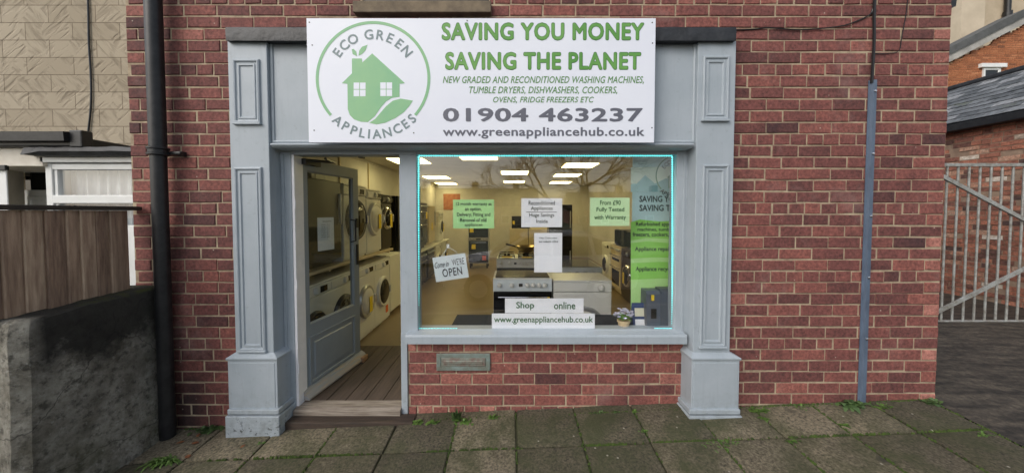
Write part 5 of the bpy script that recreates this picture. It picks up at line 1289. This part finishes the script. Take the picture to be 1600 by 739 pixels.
for y, m, lab, wd in ((3.05, BLACK, 'black microwave on top of the dark brown machine', .5), (3.66, DGREY, 'dark grey toaster oven on top of the cream cooker', .46)):
    m_ = thing('microwave', lab, 'microwave', (0,0,0))
    bm = BM(); bx(bm, -wd/2, wd/2, .02, .36, 0, .28, bev=.008); obj('body', bm, m, m_, fix=False)
    bm = BM(); bx(bm, -wd/2+.005, wd/2-.13, 0, .019, .012, .27, bev=.004); obj('door', bm, GLOSSBLACK, m_, fix=False)
    bm = BM(); lathe(bm, [(.02,.02),(.018,-.01)], (wd/2-.065, 0, .08), 'y', 12); obj('knob', bm, CHROME, m_, fix=False)
    place(m_, RF+.06, y, FZ+.862, RR)
# ceiling lights
GLT = 'square ceiling light panels'
pos = [(-1.74, 3.3), (-1.89, 6.0), (-2.0, 7.75), (-.53, 2.86), (.06, 5.0), (.06, 7.2), (1.26, 3.84), (1.30, 5.5), (1.42, 7.4)]
where = ['left column nearest the doorway', 'left column second from the front', 'left column at the back', 'middle column nearest the window', 'middle column second from the front', 'middle column at the back', 'right column nearest the window', 'right column second from the front', 'right column at the back']
for k, (x, y) in enumerate(pos):
    if k == 0:
        cl = thing('ceiling_light', '', 'ceiling light', (x, y, CZ), GLT)
        bm = BM(); loft(bm, -.31, .31, -.31, .31, [(0,0),(0,.012),(.02,.012),(.022,.006)], cap=False); bm.transform(Matrix.Rotation(R(90), 4, 'X')); obj('frame', bm, UPVC, cl, fix=False)
        bm = BM(); bx(bm, -.289, .289, -.289, .289, -.008, -.002); obj('diffuser', bm, LAMP, cl, fix=False); first = cl
    else: cl = copy_tree(first); cl.location = (x, y, CZ)
    cl['label'] = 'square lit ceiling panel in the shop, %s' % where[k]

# ------------------------------------------------------------------ plants in the pavement
def weed(name, label, px, py, n, l, wd, mat, spread=.03, up=(.2, 1.2), seed=0, droop=.5, cat='weed', dy=0):
    rr = random.Random(seed*13+1); g = ground_at(px, py); bm = BM()
    for i in range(n):
        a_ = rr.uniform(0, 6.283); el = rr.uniform(*up); ll = l*rr.uniform(.5, 1.15)
        b = Vector((g.x+rr.gauss(0, spread), g.y+dy+rr.gauss(0, spread*.35), g.z-.004))
        if g.y > -.12 and b.y > -.005: b.y = -.01
        d = Vector((math.cos(a_)*math.cos(el), -abs(math.sin(a_)*math.cos(el)) if rr.random() < .7 else .2*math.sin(a_), math.sin(el)))
        leafquad(bm, b, d, ll, wd*rr.uniform(.6, 1.2), droop)
    o = obj(name, bm, mat, loc=g); tag(o, label, cat, 'weeds growing in the pavement'); return o
weed('grass_tuft', 'largest grass tuft, beside the foot of the concrete wall', 258, 720, 90, .10*1.25, .005*1.25, LEAFA, .03, (.2, 1.3), 1, .7)
weed('weed', 'dark leafy weed against the brick just left of the left pilaster base', 335, 668, 70, .05*1.25, .011*1.25, LEAFB, .06, (.3,1.2), 2)
weed('weed', 'tiny weed at the bottom edge of the left pilaster base', 407, 692, 12, .028*1.25, .006*1.25, LEAFA, .01, (.2,1), 3)
weed('weed', 'bright rosette weed at the right end of the timber step', 655, 659, 30, .045*1.25, .010*1.25, LEAFA, .015, (.2,1), 4)
weed('weed', 'bright rosette weed a little right of the timber step, second along the wall', 677, 659, 30, .045*1.25, .010*1.25, LEAFA, .015, (.2,1), 5)
weed('weed', 'tallest upright feathery weed growing up the stall riser bricks', 714, 656, 60, .10*1.25, .006*1.25, LEAFB, .014, (.9,1.5), 6, .2)
weed('weed', 'broad leafy weed at the foot of the feathery weed', 726, 656, 40, .045*1.25, .010*1.25, LEAFA, .03, (.1,1), 7)
weed('weed', 'lone small weed under the stall riser near its middle', 771, 651, 22, .045*1.25, .008*1.25, LEAFA, .012, (.3,1.2), 8)
weed('weed', 'short weed under the stall riser, first of three towards the right pilaster', 936, 643, 20, .03*1.25, .007*1.25, LEAFB, .02, (.2,1), 9)
weed('weed', 'short weed under the stall riser, middle of three near the right pilaster', 962, 642, 24, .032*1.25, .007*1.25, LEAFB, .02, (.2,1), 10)
weed('weed', 'short weed under the stall riser, closest of three to right pilaster', 993, 641, 20, .03*1.25, .007*1.25, LEAFA, .015, (.2,1), 11)
weed('weed', 'small weed in a slab joint left of the right pilaster', 1006, 673, 26, .03*1.25, .007*1.25, LEAFA, .014, (.1,1), 12)
weed('weed', 'low spreading weed patch in the slab joint in front of right pilaster', 1130, 692, 70, .03*1.25, .006*1.25, LEAFA, .055, (.2,1), 13)
weed('weed', 'curly weed at the wall foot just right of the right pilaster', 1185, 640, 46, .036*1.25, .008*1.25, LEAFA, .03, (.2,1), 14)
weed('weed', 'small weed in the slab joint below the curly weed', 1194, 653, 20, .03*1.25, .007*1.25, LEAFA, .014, (.1,1), 15)
weed('weed', 'tiny weed where slab joints meet right of the weed patch', 1237, 688, 24, .028*1.25, .007*1.25, LEAFA, .02, (.1,1), 16)
weed('weed', 'low weed line at the wall foot between curly weed and dock plant', 1258, 632, 30, .03*1.25, .006*1.25, LEAFA, .05, (.2,1), 17)
weed('dock_plant', 'large broad-leaved dock plant at the foot of the cable cover', 1328, 632, 26, .11*1.25, .020*1.25, LEAFB, .03, (.4,1.4), 18, .7)
weed('weed', 'bright weed in the joint right of the cable cover', 1378, 634, 40, .035*1.25, .008*1.25, LEAFA, .03, (.1,.9), 19)
weed('weed', 'small weed in the joint in front of the dock plant', 1319, 663, 24, .03*1.25, .008*1.25, LEAFA, .015, (.1,1), 20)
weed('weed', 'leafy weed at the right corner of the brick building', 1456, 628, 40, .05*1.25, .010*1.25, LEAFB, .03, (.2,1.1), 21)
weed('weed', 'small weed beside the passage edge joint at far right', 1538, 678, 24, .035*1.25, .007*1.25, LEAFA, .025, (.1,.9), 22)
# moss along the joints (nobody could count it)
bm = BM(); rm = random.Random(9)
def tuft(x, y):
    z = gz(x, y)-.006
    for k in range(3):
        a_ = rm.uniform(0, 6.28); s_ = rm.uniform(.004, .010); h_ = rm.uniform(.006, .017)
        v = [bm.verts.new((x+math.cos(a_+q)*s_, y+math.sin(a_+q)*s_, z)) for q in (0, 2.1, 4.2)]; t_ = bm.verts.new((x+rm.uniform(-.003,.003), y+rm.uniform(-.003,.003), z+h_))
        for q in range(3): bm.faces.new((v[q], v[(q+1)%3], t_))
for i in range(5200):
    if rm.random() < .5:
        x = rm.uniform(-2.3, 3.05); y = -.315-SW*rm.choice((0,0,1))+rm.gauss(0, .004)
    elif rm.random() < .6:
        x = .03+SW*rm.randint(-5, 7)+rm.gauss(0, .004); y = rm.uniform(-.8, .02)
    else:
        x = rm.uniform(-2.4, 3.05); y = -.008-abs(rm.gauss(0, .006))
    dens = mnoise.noise(Vector((x*2.2, y*2.2, 4)))+(.25 if x > .9 else -.1)
    if dens > rm.uniform(-.3, .5): tuft(x, y)
mo = obj('joint_moss', bm, MOSSM); tag(mo, 'green moss growing along the joints of the paving slabs', 'moss', kind='stuff')
for k, (px, py, s_) in enumerate(((300, 693, .03), (308, 683, .022), (288, 690, .026), (292, 712, .03), (376, 700, .02))):
    g = ground_at(px, py); bm = BM(); a_ = k*1.9
    leafquad(bm, g+Vector((0,0,.006)), Vector((math.cos(a_), math.sin(a_), .15)), s_*1.6, s_*.5, .1)
    o = obj('dead_leaf', bm, LEAFD, loc=g); tag(o, ('curled orange-brown leaf by the drainpipe foot', 'brown leaf farthest from the street by the drainpipe', 'dark brown leaf left of the orange-brown leaf', 'brown leaf beside the large grass tuft', 'brown leaf in front of the left pilaster base')[k], 'leaf', 'fallen leaves by the left pilaster')

# ------------------------------------------------------------------ across the road, seen mirrored in the glass
car = thing('parked_car', 'silver hatchback parked across the pavement, mirrored in the shop window', 'car', (.6, -5.2, -.42))
cl_ = car.location; SILV = M('silver_car_paint', (.72,.73,.75), .2, metal=.15, coat=.6)
prof = [(-2.05,.28),(-2.08,.55),(-1.98,.78),(-1.15,.92),(-.75,.95),(1.75,.97),(2.02,.88),(2.08,.5),(2.0,.28)]
bm = BM(); prism(bm, prof, 'y', -.85, .85); bmesh.ops.bevel(bm, geom=list(bm.edges), offset=.05, segments=2, affect='EDGES'); obj('body', bm, SILV, car, smooth=True, fix=False)
cab = [(-1.15,.9),(-.35,1.40),(.1,1.48),(1.1,1.45),(1.62,1.3),(1.95,.93)]
bm = BM(); prism(bm, cab, 'y', -.7, .7); bmesh.ops.bevel(bm, geom=list(bm.edges), offset=.04, segments=2, affect='EDGES'); obj('cabin', bm, SILV, car, smooth=True, fix=False)
bm = BM()
for pts in ([(-.95,.97),(-.3,1.36),(.2,1.41),(.2,.98)], [(.28,.98),(.28,1.41),(1.02,1.39),(1.12,.99)], [(1.2,1.0),(1.1,1.38),(1.5,1.27),(1.62,1.02)]): prism(bm, pts, 'y', -.706, .706)
prism(bm, [(-1.06,.98),(-.4,1.38),(-.42,1.39),(-1.08,.99)], 'y', -.6, .6)
obj('window', bm, DARKGLASS, car, fix=False)
for x in (-1.3, 1.28):
    for y in (-.8, .8):
        bm = BM(); lathe(bm, [(.2,-.1),(.31,-.09),(.315,0),(.31,.09),(.2,.1)], (x, y, .31), 'y', 24); wh = obj('wheel', bm, BLACK, car, smooth=True, fix=False)
        bm = BM(); lathe(bm, [(.19,-.105),(.19,.105)], (x, y, .31), 'y', 14); obj('rim', bm, SILVER, wh, fix=False)
def bare_tree(label, base, h, seed, spread):
    t = thing('bare_tree', label, 'tree', base, 'bare street trees across the road'); rr = random.Random(seed); tk_ = BM(); tw = BM()
    def grow(bm_, p, d, l, r, lev):
        n = 3; pts = [p]; q = p; dd = d
        for i in range(n):
            dd = (dd+Vector((rr.gauss(0,.12), rr.gauss(0,.12), rr.gauss(.03,.08)))).normalized(); q = q+dd*l/n; pts.append(q)
        b_ = tk_ if lev < 2 else tw
        tube(b_, pts, r, 6 if lev < 2 else 3, cap=False, r2=r*.7)
        if lev == 6: return
        for k in range(rr.choice((3, 3, 4)) if lev < 5 else 3):
            a_ = rr.uniform(0, 6.28); tilt = rr.uniform(.3, .8)*spread; u = dd.orthogonal().normalized(); v = dd.cross(u)
            nd = (dd*math.cos(tilt)+(u*math.cos(a_)+v*math.sin(a_))*math.sin(tilt)).normalized(); grow(bm_, pts[-1] if k else pts[-2]*.3+pts[-1]*.7, nd, l*rr.uniform(.66,.88), r*.62, lev+1)
    grow(tk_, Vector(base), Vector((0,0,1)), h*.25, h*.020, 0)
    obj('trunk', tk_, BARK, t, smooth=True); obj('twigs', tw, BARK, t)
bare_tree('large bare tree across the road, its crown mirrored in the window', (3.4, -11.0, -.4), 7.6, 5, 1.25)
bare_tree('smaller bare tree across the road, mirrored at the window left edge', (-8.5, -20, -.4), 7.5, 8, 1.0)
for k, (x0, x1, h, m, lab) in enumerate(((-40,-22,3.7,OLDBRICK,'long red terrace across the road, leftmost of the mirrored houses'), (-16,4,4.0,CREAM,'cream house row across the road mirrored behind the parked car'), (9,26,3.4,OLDBRICK,'red house row across the road mirrored at the right of the window'))):
    hs = thing('far_house', lab, 'house', ((x0+x1)/2, -50, -.5), 'houses across the road'); Y0 = -48
    bm = BM(); bx(bm, x0, x1, Y0-8, Y0, -1, h-1.6); obj('wall', bm, m if m is CREAM else M('far_brick', s2l(150,96,80), .9, s2l(120,76,64), scale=2), hs)
    bm = BM(); prism(bm, [(Y0+.3, h-1.65), (Y0-4, h+1.4), (Y0-8.3, h-1.65)], 'x', x0-.2, x1+.2); r_ = obj('roof', bm, M('far_roof', s2l(108,98,92), .9, s2l(84,78,74), scale=1), hs)
    for q in range(3):
        x = x0+(x1-x0)*(q+.5)/3; bm = BM(); bx(bm, x-.5, x+.5, Y0-4.6, Y0-3.6, h+.5, h+2.4, bev=.03); obj('chimney', bm, M('far_stack', s2l(140,100,84), .9), r_)
    n = int((x1-x0)/3)
    for q in range(n):
        for z in (-.2,):
            if z+1.2 > h-1.7: continue
            x = x0+(q+.5)*(x1-x0)/n; bm = BM(); bx(bm, x-.6, x+.6, Y0-.02, Y0+.05, z, z+1.2); wf = obj('window', bm, UPVC, hs); bm = BM(); bx(bm, x-.5, x+.5, Y0+.051, Y0+.06, z+.1, z+1.1); obj('pane', bm, DARKGLASS, wf)
